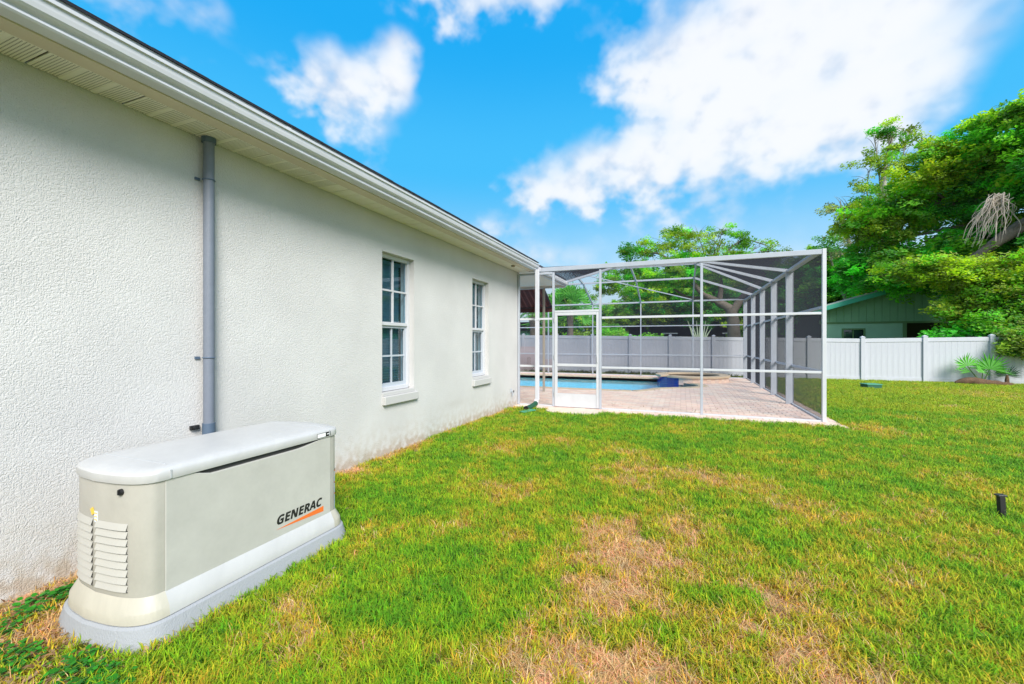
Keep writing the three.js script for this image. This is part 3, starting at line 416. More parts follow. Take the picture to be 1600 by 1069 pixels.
// ---------------------------------------------------------------- pool deck, pool, spa
const paverM = [[0.80, 0.58, 0.47], [0.84, 0.64, 0.52], [0.76, 0.53, 0.44], [0.82, 0.66, 0.55], [0.74, 0.56, 0.48], [0.86, 0.61, 0.49]].map((c, i) => std(...c, 0.85, { bumpMap: rep(fine, 6), bumpScale: 0.003, map: rep(mottle, 2 + i * 0.3) }));
function chamfer(sx, sy, sz, b = 0.006) {
  const r = (x, y, z) => [[-x, y, -z], [-x, y, z], [x, y, z], [x, y, -z]], g = loft([r(sx / 2, -sy / 2, sz / 2), r(sx / 2, sy / 2 - b, sz / 2), r(sx / 2 - b, sy / 2, sz / 2 - b)], true).toNonIndexed(); g.computeVertexNormals(); return uvBox(g);
}
{
  const deck = new THREE.Group(); deck.name = 'pool_deck'; struct(deck, 'pink brick paver deck round the pool inside the screen enclosure');
  const hole = poolOutline.map(([x, z]) => [x, z]);
  mesh('bedding', slab(DECK, -0.12, 0.006, [hole, Array.from({ length: 28 }, (_, i) => [spaC[0] + 1.05 * Math.cos(-i / 28 * 2 * Math.PI), spaC[1] + 1.05 * Math.sin(-i / 28 * 2 * Math.PI)])].slice(0, 1)), std(0.42, 0.32, 0.26, 0.95), deck);
  const L = 0.232, W = 0.152, J = 0.005, G = [0, 1, 2].map((v) => chamfer(L - J - 0.001 * v, 0.03, W - J - 0.0007 * v)), list = [];
  const near = (x, z, m) => { for (let a = 0; a < 8; a++) if (inside(x + m * Math.cos(a * 0.785), z + m * Math.sin(a * 0.785), poolOutline)) return true; return false; };
  let row = 0; for (let z = -8.86; z > -18.65; z -= W, row++) for (let x = CX + 0.1 - (row % 2) * L / 2; x > -9.3; x -= L) {
    if (x < WX - 0.1 && z > -9.2) continue;
    if (near(x, z, 0.2) || Math.hypot(x - spaC[0], z - spaC[1]) < spaR - 0.02) continue;
    const px = x * Math.cos(YAW) - z * Math.sin(YAW), pz = -x * Math.sin(YAW) - z * Math.cos(YAW), s = px / pz; if (s < -0.05 || s > 0.85) { if (s < -0.3) continue; }
    list.push([x, z, 0]);
  }
  let bi = 0; for (let x = 2.46; x > WX + 0.05; x -= 0.155, bi++) list.push([x, -8.665, 1]);
  for (let z = -8.74; z > -18.6; z -= 0.155) list.push([2.455, z, 2]);
  list.sort((a, b) => Math.hypot(a[0], a[1]) - Math.hypot(b[0], b[1]));
  const B = [chamfer(0.149, 0.03, 0.226), chamfer(0.12, 0.03, 0.149)], rest = paverM.map(() => []);
  list.forEach(([x, z, k], i) => {
    const g = k === 0 ? G[(i * 5) % 3] : k === 1 ? B[0] : B[1], mi = Math.floor(R() * paverM.length), y = 0.007 + 0.0022 * R(), tl = 0.004 * (R() - 0.5);
    if (i < 298) { const m = mesh('paver', g, paverM[mi], deck); m.position.set(x, y, z); m.rotation.set(tl, 0.01 * (R() - 0.5), tl); }
    else rest[mi].push(g.clone().rotateX(tl).translate(x, y, z));
  });
  rest.forEach((r, i) => { if (r.length) { const m = mesh('paver_field', mergeGeometries(r), paverM[i], deck); m.userData.kind = 'stuff'; } });
  const land = []; for (let a = 0; a <= 180; a += 10) land.push([-2.06 + 0.58 * Math.cos(a * Math.PI / 180), -8.55 + 0.40 * Math.sin(a * Math.PI / 180) * (1 + 0.06 * n2(a * 0.1, 3))]);
  struct(mesh('path', slab([...land, [-2.64, -8.78], [-1.48, -8.78]], -0.05, 0.027), std(0.74, 0.60, 0.49, 0.9, { bumpMap: rep(fine, 4), bumpScale: 0.003, map: rep(mottle, 1.5) })), 'small rounded concrete landing before the screen door');
}
{
  const pool = thing('swimming_pool', 'long blue swimming pool with tan stone edge inside the screen enclosure', 'swimming pool');
  const wall = (y0, y1, off) => { const g = []; const pos = [], idx = []; poolOutline.forEach(([x, z], i) => { pos.push(x, y0, z, x, y1, z); const a = 2 * i, b = 2 * ((i + 1) % poolOutline.length); idx.push(a, b, a + 1, b, b + 1, a + 1); }); const q = new THREE.BufferGeometry(); q.setAttribute('position', new THREE.Float32BufferAttribute(pos, 3)); q.setIndex(idx); const t = q.toNonIndexed(); t.computeVertexNormals(); return uvBox(t); };
  const wm = (m) => { const c = m.clone(); c.side = THREE.DoubleSide; return c; };
  const basin = new MB(); basin.add(wall(-1.35, -0.25)); basin.add(slab(poolOutline, -1.4, -1.35)); basin.build('basin', wm(M.plaster), pool);
  mesh('waterline_tile', wall(-0.25, 0.008), wm(M.tealTile), pool);
  const wg = new THREE.ShapeGeometry(new THREE.Shape(poolOutline.map(([x, z]) => new THREE.Vector2(x, -z)))); wg.rotateX(-Math.PI / 2); wg.translate(0, -0.085, 0);
  const ripple = tilingNoise(512, (u, v, N) => 0.5 * N(u, v, 9, 31) + 0.3 * N(u, v, 21, 32) + 0.2 * N(u, v, 47, 33));
  mesh('water', uvBox(wg), new THREE.MeshPhysicalMaterial({ color: rgb(0.62, 0.93, 0.98), roughness: 0.01, transmission: 1, thickness: 0, ior: 1.15, bumpMap: rep(ripple, 0.35), bumpScale: 0.012 }), pool);
  // coping stones along the outline
  const path = poolOutline.slice(0, -1).filter(([x, z]) => Math.hypot(x - spaC[0], z - spaC[1]) > spaR + 0.08 || z > -15.9), st = (list, y, w, t) => { let carry = 0; for (let i = 0; i + 1 < list.length; i++) { const [ax, az] = list[i], [bx, bz] = list[i + 1], l = Math.hypot(bx - ax, bz - az); while (carry < l) { const u = carry / l, dx = (bx - ax) / l, dz = (bz - az) / l, x = lerp(ax, bx, u), z = lerp(az, bz, u); place(x + dz * -0.0, z, dx, dz, y, w, t); carry += 0.305; } carry -= l; } };
  const cg = [chamfer(0.30, 0.05, 0.27, 0.012), chamfer(0.297, 0.048, 0.268, 0.012)]; let ci = 0;
  const place = (x, z, dx, dz, y) => { if (x < -7.6) return; const ox = -dz, oz = dx, s = inside(x + ox * 0.1, z + oz * 0.1, poolOutline) ? -1 : 1, m = mesh('coping_stone', cg[ci++ % 2], M.coping, pool); m.position.set(x + s * ox * 0.11, y, z + s * oz * 0.11); m.rotation.y = -Math.atan2(dz, dx); };
  st([[-7.6, -12.7], ...poolFront.slice(0, -2)], 0.012); st([[-1.0, -17.4], [-7.6, -17.4]], 0.012);
}
{
  const spa = thing('raised_spa', 'round raised spa with tan stone rim and cobalt blue tiles beside the pool', 'spa');
  const ringG = (r0, r1, y0, y1, seg = 56) => { const p = [[r0, y0], [r1, y0], [r1, y1], [r0, y1], [r0, y0]].map(([r, y]) => new THREE.Vector2(r, y)); const g = new THREE.LatheGeometry(p, seg).toNonIndexed(); g.computeVertexNormals(); return uvBox(g.translate(spaC[0], 0, spaC[1])); };
  // cobalt tiles where it faces the pool, brick elsewhere: pieces round the wall
  const tile = new THREE.BoxGeometry(0.148, 0.074, 0.02), nT = 50;
  mesh('spa_wall', ringG(0.92, spaR - 0.012, -0.6, 0.176), std(0.05, 0.05, 0.08, 0.7), spa);
  for (let i = 0; i < nT; i++) { const a = i / nT * 2 * Math.PI, deg = a * 180 / Math.PI, x = spaC[0] + spaR * Math.cos(a) * 0.995, z = spaC[1] + spaR * Math.sin(a) * 0.995, wet = deg > 114 && deg < 205; if (Math.sin(a) < -0.5) continue;
    for (let k = 0; k < (wet ? 5 : 3); k++) { const m = mesh(wet ? 'tile' : 'brick', tile, wet ? M.cobalt : paverM[(i * 3 + k) % 6], spa); m.position.set(x, 0.128 - k * 0.077, z); m.rotation.y = -a + Math.PI / 2; } }
  const nC = 22; for (let i = 0; i < nC; i++) { const a0 = i / nC * 2 * Math.PI, a1 = (i + 0.985) / nC * 2 * Math.PI, pts = []; for (let k = 0; k <= 4; k++) { const a = lerp(a0, a1, k / 4); pts.push([spaC[0] + 1.25 * Math.cos(a), spaC[1] + 1.25 * Math.sin(a)]); } for (let k = 4; k >= 0; k--) { const a = lerp(a0, a1, k / 4); pts.push([spaC[0] + 0.93 * Math.cos(a), spaC[1] + 0.93 * Math.sin(a)]); }
    const s = new THREE.Shape(pts.map(([x, z]) => new THREE.Vector2(x, -z))), g = new THREE.ExtrudeGeometry(s, { depth: 0.046, bevelEnabled: true, bevelSize: 0.010, bevelThickness: 0.012, bevelSegments: 2 }); g.rotateX(-Math.PI / 2); g.translate(0, 0.178 + 0.002 * R(), 0);
    if (a0 * 180 / Math.PI > 128 && a0 * 180 / Math.PI < 143) continue;      // the spillway gap
    mesh('coping_stone', uvBox(g), M.coping, spa); }
  mesh('inner_wall', ringG(0.9, 0.93, -0.5, 0.176), M.spaDark, spa);
  mesh('spa_water', new THREE.CircleGeometry(0.92, 40).rotateX(-Math.PI / 2).translate(spaC[0], 0.02, spaC[1]), new THREE.MeshPhysicalMaterial({ color: rgb(0.03, 0.05, 0.05), roughness: 0.03, clearcoat: 1 }), spa);
}

// ---------------------------------------------------------------- the screen enclosure
{
  const cage = thing('screen_enclosure', 'white aluminium pool cage with grey screens and a screen door', 'screen enclosure');
  const bar = (name, a, b, w, h, mat = M.frame) => new MB().bar(a, b, w, h).build(name, mat, cage);
  const zs = [CZ, -11.27, -13.02, -14.75, -16.53, BACK], yc = (z) => (z >= -14.76 ? 3.02 + 0.153 * (CZ - z) : z >= -16.6 ? 3.70 : 3.06), EV = 3.0, XC = 0.40;
  const FX = [-3.40, -2.595, -1.585, 0.345];
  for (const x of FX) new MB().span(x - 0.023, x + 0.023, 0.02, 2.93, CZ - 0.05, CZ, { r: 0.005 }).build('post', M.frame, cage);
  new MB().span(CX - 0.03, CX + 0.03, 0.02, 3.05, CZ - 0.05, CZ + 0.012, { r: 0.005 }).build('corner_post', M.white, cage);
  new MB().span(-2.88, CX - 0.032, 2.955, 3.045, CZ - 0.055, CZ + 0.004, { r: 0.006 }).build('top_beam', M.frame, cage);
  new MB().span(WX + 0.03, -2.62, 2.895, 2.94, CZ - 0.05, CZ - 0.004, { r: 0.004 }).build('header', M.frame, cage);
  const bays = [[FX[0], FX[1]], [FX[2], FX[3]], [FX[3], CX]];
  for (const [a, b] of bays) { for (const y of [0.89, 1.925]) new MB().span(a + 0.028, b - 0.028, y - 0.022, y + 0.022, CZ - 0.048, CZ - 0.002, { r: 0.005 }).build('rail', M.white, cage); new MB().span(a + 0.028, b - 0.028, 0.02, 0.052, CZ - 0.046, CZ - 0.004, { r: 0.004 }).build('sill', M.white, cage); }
  const quad = (name, pts, mat) => { const g = new THREE.BufferGeometry(), p = pts.map((v) => new THREE.Vector3(...v)), idx = []; for (let i = 1; i + 1 < p.length; i++) idx.push(0, i, i + 1); g.setFromPoints(p); g.setIndex(idx); g.computeVertexNormals(); const m = mesh(name, g, mat, cage); return m; };
  const sc = CZ - 0.026; for (const [a, b] of bays) for (const [y0, y1] of [[0.05, 0.865], [0.915, 1.9], [1.95, 2.945]]) quad('screen_panel', [[a, y0, sc], [b, y0, sc], [b, y1, sc], [a, y1, sc]], SCREEN.front);
  quad('screen_panel', [[FX[1], 2.11, sc], [FX[2], 2.11, sc], [FX[2], 2.945, sc], [FX[1], 2.945, sc]], SCREEN.front);
  { // the door
    const d = subgroup('screen_door', cage), x0 = FX[1] + 0.03, x1 = FX[2] - 0.03, F = new MB();
    F.span(x0, x0 + 0.06, 0.035, 2.05, CZ - 0.035, CZ + 0.006, { r: 0.005 }).span(x1 - 0.05, x1, 0.035, 2.05, CZ - 0.035, CZ + 0.006, { r: 0.005 }).span(x0 + 0.06, x1 - 0.05, 1.99, 2.05, CZ - 0.033, CZ + 0.004, { r: 0.005 }).span(x0 + 0.06, x1 - 0.05, 0.90, 0.955, CZ - 0.033, CZ + 0.004, { r: 0.005 }).span(x0 + 0.06, x1 - 0.05, 0.035, 0.06, CZ - 0.033, CZ + 0.004);
    F.build('door_frame', M.white, d); new MB().span(x0 + 0.062, x1 - 0.052, 0.06, 0.32, CZ - 0.02, CZ - 0.006).build('kick_plate', M.white, d);
    new MB().span(FX[1] + 0.027, FX[2] - 0.027, 2.055, 2.10, CZ - 0.045, CZ + 0.002, { r: 0.004 }).build('door_header', M.white, d);
    const h = new MB(); h.span(x1 - 0.035, x1 - 0.015, 0.98, 1.16, CZ + 0.006, CZ + 0.016, { r: 0.003 }).bar([x1 - 0.025, 1.0, CZ + 0.04], [x1 - 0.025, 1.13, CZ + 0.04], 0.014, 0.014).span(x1 - 0.03, x1 - 0.02, 1.0, 1.012, CZ + 0.012, CZ + 0.04).span(x1 - 0.03, x1 - 0.02, 1.118, 1.13, CZ + 0.012, CZ + 0.04); h.build('handle', M.white, d);
    const hg = new MB(); for (const y of [0.25, 1.05, 1.85]) hg.cyl([x0 - 0.003, y, CZ + 0.012], [x0 - 0.003, y + 0.09, CZ + 0.012], 0.008); hg.build('hinge', M.steel, d);
    for (const [y0, y1] of [[0.32, 0.90], [0.955, 1.99]]) { const q = quad('screen_panel', [[x0 + 0.06, y0, sc], [x1 - 0.05, y0, sc], [x1 - 0.05, y1, sc], [x0 + 0.06, y1, sc]], SCREEN.front); d.add(q); }
  }
  const wire = std(0.007, 0.010, 0.020, 0.8);
  // right side: deep posts, rails between them
  for (let i = 1; i < zs.length; i++) {
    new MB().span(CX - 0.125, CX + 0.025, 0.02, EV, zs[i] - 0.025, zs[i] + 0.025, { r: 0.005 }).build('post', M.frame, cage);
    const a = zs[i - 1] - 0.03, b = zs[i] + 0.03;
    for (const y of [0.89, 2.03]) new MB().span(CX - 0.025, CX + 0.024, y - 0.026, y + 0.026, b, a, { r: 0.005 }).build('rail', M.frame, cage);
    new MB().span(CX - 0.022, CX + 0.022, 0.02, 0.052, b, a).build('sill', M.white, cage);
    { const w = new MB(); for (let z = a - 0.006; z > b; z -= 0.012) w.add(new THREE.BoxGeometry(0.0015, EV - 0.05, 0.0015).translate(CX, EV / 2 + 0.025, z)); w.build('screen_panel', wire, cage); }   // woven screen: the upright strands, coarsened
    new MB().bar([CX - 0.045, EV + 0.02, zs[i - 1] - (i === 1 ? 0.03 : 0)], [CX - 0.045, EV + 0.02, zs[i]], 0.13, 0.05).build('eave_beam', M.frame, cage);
  }
  // back wall
  const BX = [-7.6, -5.6, -3.6, -1.6, XC, CX];
  for (const x of BX.slice(0, -1)) new MB().span(x - 0.021, x + 0.021, 0.02, 3.05, BACK - 0.06, BACK + 0.04, { r: 0.005 }).build('post', M.frame, cage);
  for (let i = 0; i + 1 < BX.length; i++) { const a = BX[i] + 0.028, b = BX[i + 1] - (i === 4 ? 0.13 : 0.028); for (const y of [0.89, 2.08]) new MB().span(a, b, y - 0.021, y + 0.021, BACK - 0.024, BACK + 0.024, { r: 0.005 }).build('rail', M.frame, cage); new MB().span(a, b, 0.02, 0.055, BACK - 0.02, BACK + 0.02).build('sill', M.white, cage); quad('screen_panel', [[BX[i], 0.05, BACK], [BX[i + 1], 0.05, BACK], [BX[i + 1], 3.03, BACK], [BX[i], 3.03, BACK]], SCREEN.back); }
  bar('eave_beam', [-7.6, 3.06, BACK], [CX - 0.02, 3.06, BACK], 0.07, 0.06);
  // roof: beams from front to back, purlins across, and rafters down to the right-hand eave
  for (const [x, from] of [[XC, 0], [-1.6, 0], [-3.6, 2]]) for (let i = from; i + 1 < zs.length; i++) bar('roof_beam', [x, yc(zs[i]) + (i ? 0 : 0.0), zs[i] - (i ? 0 : 0.06)], [x, yc(zs[i + 1]), zs[i + 1]], 0.05, 0.07);
  for (let i = 1; i < 5; i++) { const z = zs[i], y = yc(z); bar('purlin', [i < 2 ? -1.6 : -5.6, y, z], [XC, y, z], 0.05, i === 1 ? 0.09 : 0.06); bar('rafter', [XC, y, z], [CX - 0.09, EV + 0.03, z], 0.05, 0.075); }
  bar('rafter', [-2.93, 3.09, -11.5], [-1.6, yc(-11.27), -11.3], 0.05, 0.07);
  bar('brace', [XC, 3.1, BACK + 0.05], [-3.6, yc(-14.75) - 0.03, -14.75], 0.035, 0.035, std(0.30, 0.34, 0.42, 0.5));
  const tri = (a, b, c, mat) => quad('roof_screen', [a, b, c], mat), lift = 0.02;
  for (let i = 0; i + 1 < zs.length; i++) {
    const z0 = zs[i], z1 = zs[i + 1], y0 = yc(z0) + lift, y1 = yc(z1) + lift;
    quad('roof_screen', [[-1.6, y0, z0], [XC, y0, z0], [XC, y1, z1], [-1.6, y1, z1]], SCREEN.roof);
    { const w = new MB(); for (let z = z0 - 0.006; z > z1; z -= 0.012) w.bar([XC, lerp(y0, y1, (z - z0) / (z1 - z0)), z], [CX, EV + 0.045, z], 0.0014, 0.0014, 0); w.build('roof_screen', wire, cage); }
    if (i) quad('roof_screen', [[-5.6, y0, z0], [-1.6, y0, z0], [-1.6, y1, z1], [-5.6, y1, z1]].map((p) => (i === 1 && p[0] < -5 && p[2] > -12 ? [-2.93, 3.1, -11.5] : p)), SCREEN.roof);
  }
  { const w = new MB(); for (let z = CZ - 0.07; z > -11.28; z -= 0.012) w.bar([-2.92, 3.07, z], [-1.6, yc(z) + lift, z], 0.0014, 0.0014, 0); w.build('roof_screen', wire, cage); }
}

// ---------------------------------------------------------------- the vinyl fence
{
  const f = thing('vinyl_fence', 'white vinyl privacy fence with square capped posts along the back of the yard', 'fence');
  const X = [-12.07, -10.41, -8.75, -7.09, -5.43, -3.77, -2.11, -0.47, 1.19, 2.83, 4.48, 6.14, 7.91, 9.66, 11.42, 13.2, 15.0, 16.8], top = (x) => (x < 6.14 ? lerp(1.74, 1.545, clamp((x + 6) / 12.14)) : lerp(1.545, 1.60, clamp((x - 6.14) / 4)));
  const pg = new RoundedBoxGeometry(0.127, 1, 0.127, 1, 0.006);
  for (const x of X) { const h = top(x) + 0.035, m = mesh('post', pg, M.vinyl, f); m.scale.y = h + 0.1; m.position.set(x, (h - 0.1) / 2, FENCE);
    const cap = new MB(); cap.span(x - 0.072, x + 0.072, h, h + 0.02, FENCE - 0.072, FENCE + 0.072, { r: 0.004 }).add(new THREE.ConeGeometry(0.098, 0.045, 4).rotateY(Math.PI / 4).translate(x, h + 0.0425, FENCE)); cap.build('post_cap', M.vinyl, f); }
  for (let i = 0; i + 1 < X.length; i++) {
    const a = X[i] + 0.0635, b = X[i + 1] - 0.0635, ya = top(X[i]), yb = top(X[i + 1]), w = b - a;
    new MB().bar([a, ya - 0.07, FENCE], [b, yb - 0.07, FENCE], 0.05, 0.14, 0.006).build('rail', M.vinyl, f);
    new MB().span(a, b, 0.02, 0.16, FENCE - 0.022, FENCE + 0.022, { r: 0.004 }).build('rail', M.vinyl, f);
    if (X[i] < 4) new MB().span(a, b, 0.80, 0.845, FENCE - 0.02, FENCE + 0.02, { r: 0.003 }).build('rail', M.vinyl, f);
    const n = 10, bw = w / n; for (let k = 0; k < n; k++) { const y1 = lerp(ya, yb, (k + 0.5) / n) - 0.13, m = mesh('board', boardG(bw), M.vinyl, f); m.scale.y = y1 - 0.14; m.position.set(a + (k + 0.5) * bw, (y1 + 0.14) / 2, FENCE); }
  }
}
function boardG(w) { boardG.c ??= new Map(); const k = w.toFixed(3); if (!boardG.c.has(k)) boardG.c.set(k, new RoundedBoxGeometry(w - 0.0012, 1, 0.02, 1, 0.002)); return boardG.c.get(k); }
{ // white lattice round the pump
  const l = thing('lattice_screen', 'pinkish white lattice panel before the fence at the far left of the pool', 'lattice');
  for (const [x0, x1, y1] of [[-8.3, -6.33, 1.2], [-5.95, -5.45, 0.62]]) { const y0 = 0.06, z = -18.95;
    new MB().span(x0, x1, y1 - 0.04, y1, z - 0.015, z + 0.02).span(x0, x1, y0, y0 + 0.04, z - 0.015, z + 0.02).span(x0, x0 + 0.04, y0, y1, z - 0.016, z + 0.021).span(x1 - 0.04, x1, y0, y1, z - 0.016, z + 0.021).build('frame', M.lattice, l);
    const h = y1 - y0, w = x1 - x0; for (const s of [1, -1]) for (let c = -h; c < w; c += 0.115) { const t0 = Math.max(0, -c), t1 = Math.min(h, w - c); if (t1 - t0 < 0.05) continue; const a = [x0 + c + t0, s > 0 ? y0 + t0 : y1 - t0, z + s * 0.005], b = [x0 + c + t1, s > 0 ? y0 + t1 : y1 - t1, z + s * 0.005]; new MB().bar(a, b, 0.008, 0.035, 0).build('slat', M.lattice, l); } }
  const pump = thing('pool_pump', 'dark pool pump standing behind the lattice panel', 'pool pump'); new MB().cyl([-7.0, 0.25, -19.1], [-6.5, 0.25, -19.1], 0.11).cyl([-6.75, 0.05, -19.1], [-6.75, 0.7, -19.1], 0.09).build('motor', M.black, pump); new MB().span(-7.2, -6.4, 0, 0.06, -19.2, -19.0).build('base', std(0.3, 0.12, 0.1, 0.9), pump);
}

// ---------------------------------------------------------------- leaves: clumps of small faces, spread through crowns
function leafClump(seed, n, spread, size) {
  const r = rng(seed), pos = [], col = [], nor = [];
  for (let i = 0; i < n; i++) {
    const d = new THREE.Vector3(r() * 2 - 1, (r() * 2 - 1) * 0.75, r() * 2 - 1).multiplyScalar(spread), nn = new THREE.Vector3(r() - 0.5, 0.35 + r() * 0.6, r() - 0.5).normalize(), t = new THREE.Vector3(r() - 0.5, (r() - 0.6) * 0.7, r() - 0.5).cross(nn).normalize(), b = nn.clone().cross(t), s = size * (0.65 + 0.7 * r()), w = s * 0.55;
    const P = [d.clone().addScaledVector(t, -s / 2), d.clone().addScaledVector(b, w / 2).addScaledVector(nn, s * 0.05), d.clone().addScaledVector(t, s / 2).addScaledVector(nn, -s * 0.08), d.clone().addScaledVector(b, -w / 2).addScaledVector(nn, s * 0.05)];
    const k = 0.72 + 0.56 * r(), y = r() < 0.14 ? 1.35 : 1, c = [k * y, k, k * 0.9];
    for (const j of [0, 1, 2, 0, 2, 3]) { pos.push(...P[j].toArray()); col.push(...c); nor.push(...nn.toArray()); }
  }
  const g = new THREE.BufferGeometry(); g.setAttribute('position', new THREE.Float32BufferAttribute(pos, 3)); g.setAttribute('normal', new THREE.Float32BufferAttribute(nor, 3)); g.setAttribute('color', new THREE.Float32BufferAttribute(col, 3)); return g;
}
const CLUMP = { oak: leafClump(3, 26, 0.36, 0.24), broad: leafClump(5, 20, 0.36, 0.34), fineSprig: leafClump(9, 24, 0.34, 0.20) };
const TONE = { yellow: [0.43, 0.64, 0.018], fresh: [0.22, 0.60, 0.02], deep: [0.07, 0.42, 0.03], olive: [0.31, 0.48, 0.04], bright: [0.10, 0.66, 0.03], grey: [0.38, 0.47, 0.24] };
// blobs: [x, y, z, radius, tone, density]; each is filled with clumps near its surface, with gaps where a coarse noise says so
let LEAVES = 0;
function crown(parent, blobs, clump, name = 'crown', gap = 0.0) {
  const r = rng(blobs.length * 31 + Math.round(blobs[0][0] * 100)), M4 = [], C = [];
  for (const [x, y, z, rad, tone, dens = 1, flat = 0.88] of blobs) {
    // flat sprays of foliage with room between them, each a handful of clumps and a tone of its own
    const n = Math.round(34 * rad * rad * dens + 7 * dens);
    for (let i = 0; i < n; i++) {
      const u = r() * 2 - 1, a = r() * 2 * Math.PI, s = Math.sqrt(1 - u * u), q = rad * (0.30 + 0.80 * Math.cbrt(r())), c = [x + q * s * Math.cos(a), y + q * u * flat, z + q * s * Math.sin(a)];
      const h = n3(c[0] * 0.9, c[1] * 1.3, c[2] * 0.9) + 0.45 * n3(c[0] * 2.6, c[1] * 3, c[2] * 2.6); if (h < gap - 0.34) continue;
      const T = TONE[tone], v = 0.50 + 0.95 * r(), mixT = mix3(T, r() < 0.22 ? TONE.yellow : r() < 0.25 ? TONE.bright : T, 0.6), sr = (0.26 + 0.26 * r()) * Math.min(1, 0.45 + rad * 0.5), tiltX = (r() - 0.5) * 0.7, tiltZ = (r() - 0.5) * 0.7, m = 5 + Math.floor(r() * 4);
      for (let j = 0; j < m; j++) {
        const b = r() * 6.28, d = sr * Math.sqrt(r()) * 1.25, px = Math.cos(b) * d, pz = Math.sin(b) * d, k = 0.42 + 0.42 * r(), w = v * (0.85 + 0.3 * r());
        M4.push(new THREE.Matrix4().compose(new THREE.Vector3(c[0] + px, c[1] + px * tiltX + pz * tiltZ + (r() - 0.5) * 0.26 - d * d * 0.4, c[2] + pz), new THREE.Quaternion().setFromEuler(new THREE.Euler((r() - 0.5) * 0.8 + tiltZ, r() * 6.28, (r() - 0.5) * 0.8)), new THREE.Vector3(k, k * 0.7, k))); C.push(rgb(mixT[0] * w, mixT[1] * w, mixT[2] * w));
      }
    }
  }
  // joined into one real mesh per crown
  const sp = clump.attributes.position.array, sc = clump.attributes.color.array, nv = sp.length / 3, tot = nv * M4.length, P = new Float32Array(tot * 3), K = new Float32Array(tot * 3), v = new THREE.Vector3();
  M4.forEach((q, i) => { const c = C[i]; for (let k = 0; k < nv; k++) { const o = (i * nv + k) * 3; v.fromArray(sp, k * 3).applyMatrix4(q).toArray(P, o);  K[o] = sc[k * 3] * c.r; K[o + 1] = sc[k * 3 + 1] * c.g; K[o + 2] = sc[k * 3 + 2] * c.b; } });
  const g = new THREE.BufferGeometry(); g.setAttribute('position', new THREE.BufferAttribute(P, 3)); g.setAttribute('color', new THREE.BufferAttribute(K, 3));
  const m = new THREE.Mesh(g, M.leaf); LEAVES += tot / 3;
  m.name = name; shadowed(m); parent.add(m); return m;
}
const twigs = (mb, from, blobs, r0, rnd) => { for (const [x, y, z, rad] of blobs) { const mid = [lerp(from[0], x, 0.55) + (rnd() - 0.5) * 0.5, lerp(from[1], y, 0.5) + (rnd() - 0.3) * 0.5, lerp(from[2], z, 0.5)]; mb.limb([[...from, r0], [...mid, r0 * 0.65], [x, y, z, r0 * 0.3]], 6); for (let i = 0; i < 5; i++) { const e = [x + (rnd() - 0.5) * rad * 1.9, y + (rnd() - 0.3) * rad * 1.3, z + (rnd() - 0.5) * rad * 1.6], t = 0.5 + 0.5 * rnd(), s = [lerp(mid[0], x, t), lerp(mid[1], y, t), lerp(mid[2], z, t)]; mb.limb([[...s, r0 * 0.28], [lerp(s[0], e[0], 0.5), lerp(s[1], e[1], 0.6) + 0.06, lerp(s[2], e[2], 0.5), r0 * 0.2], [...e, r0 * 0.08]], 5); } } };

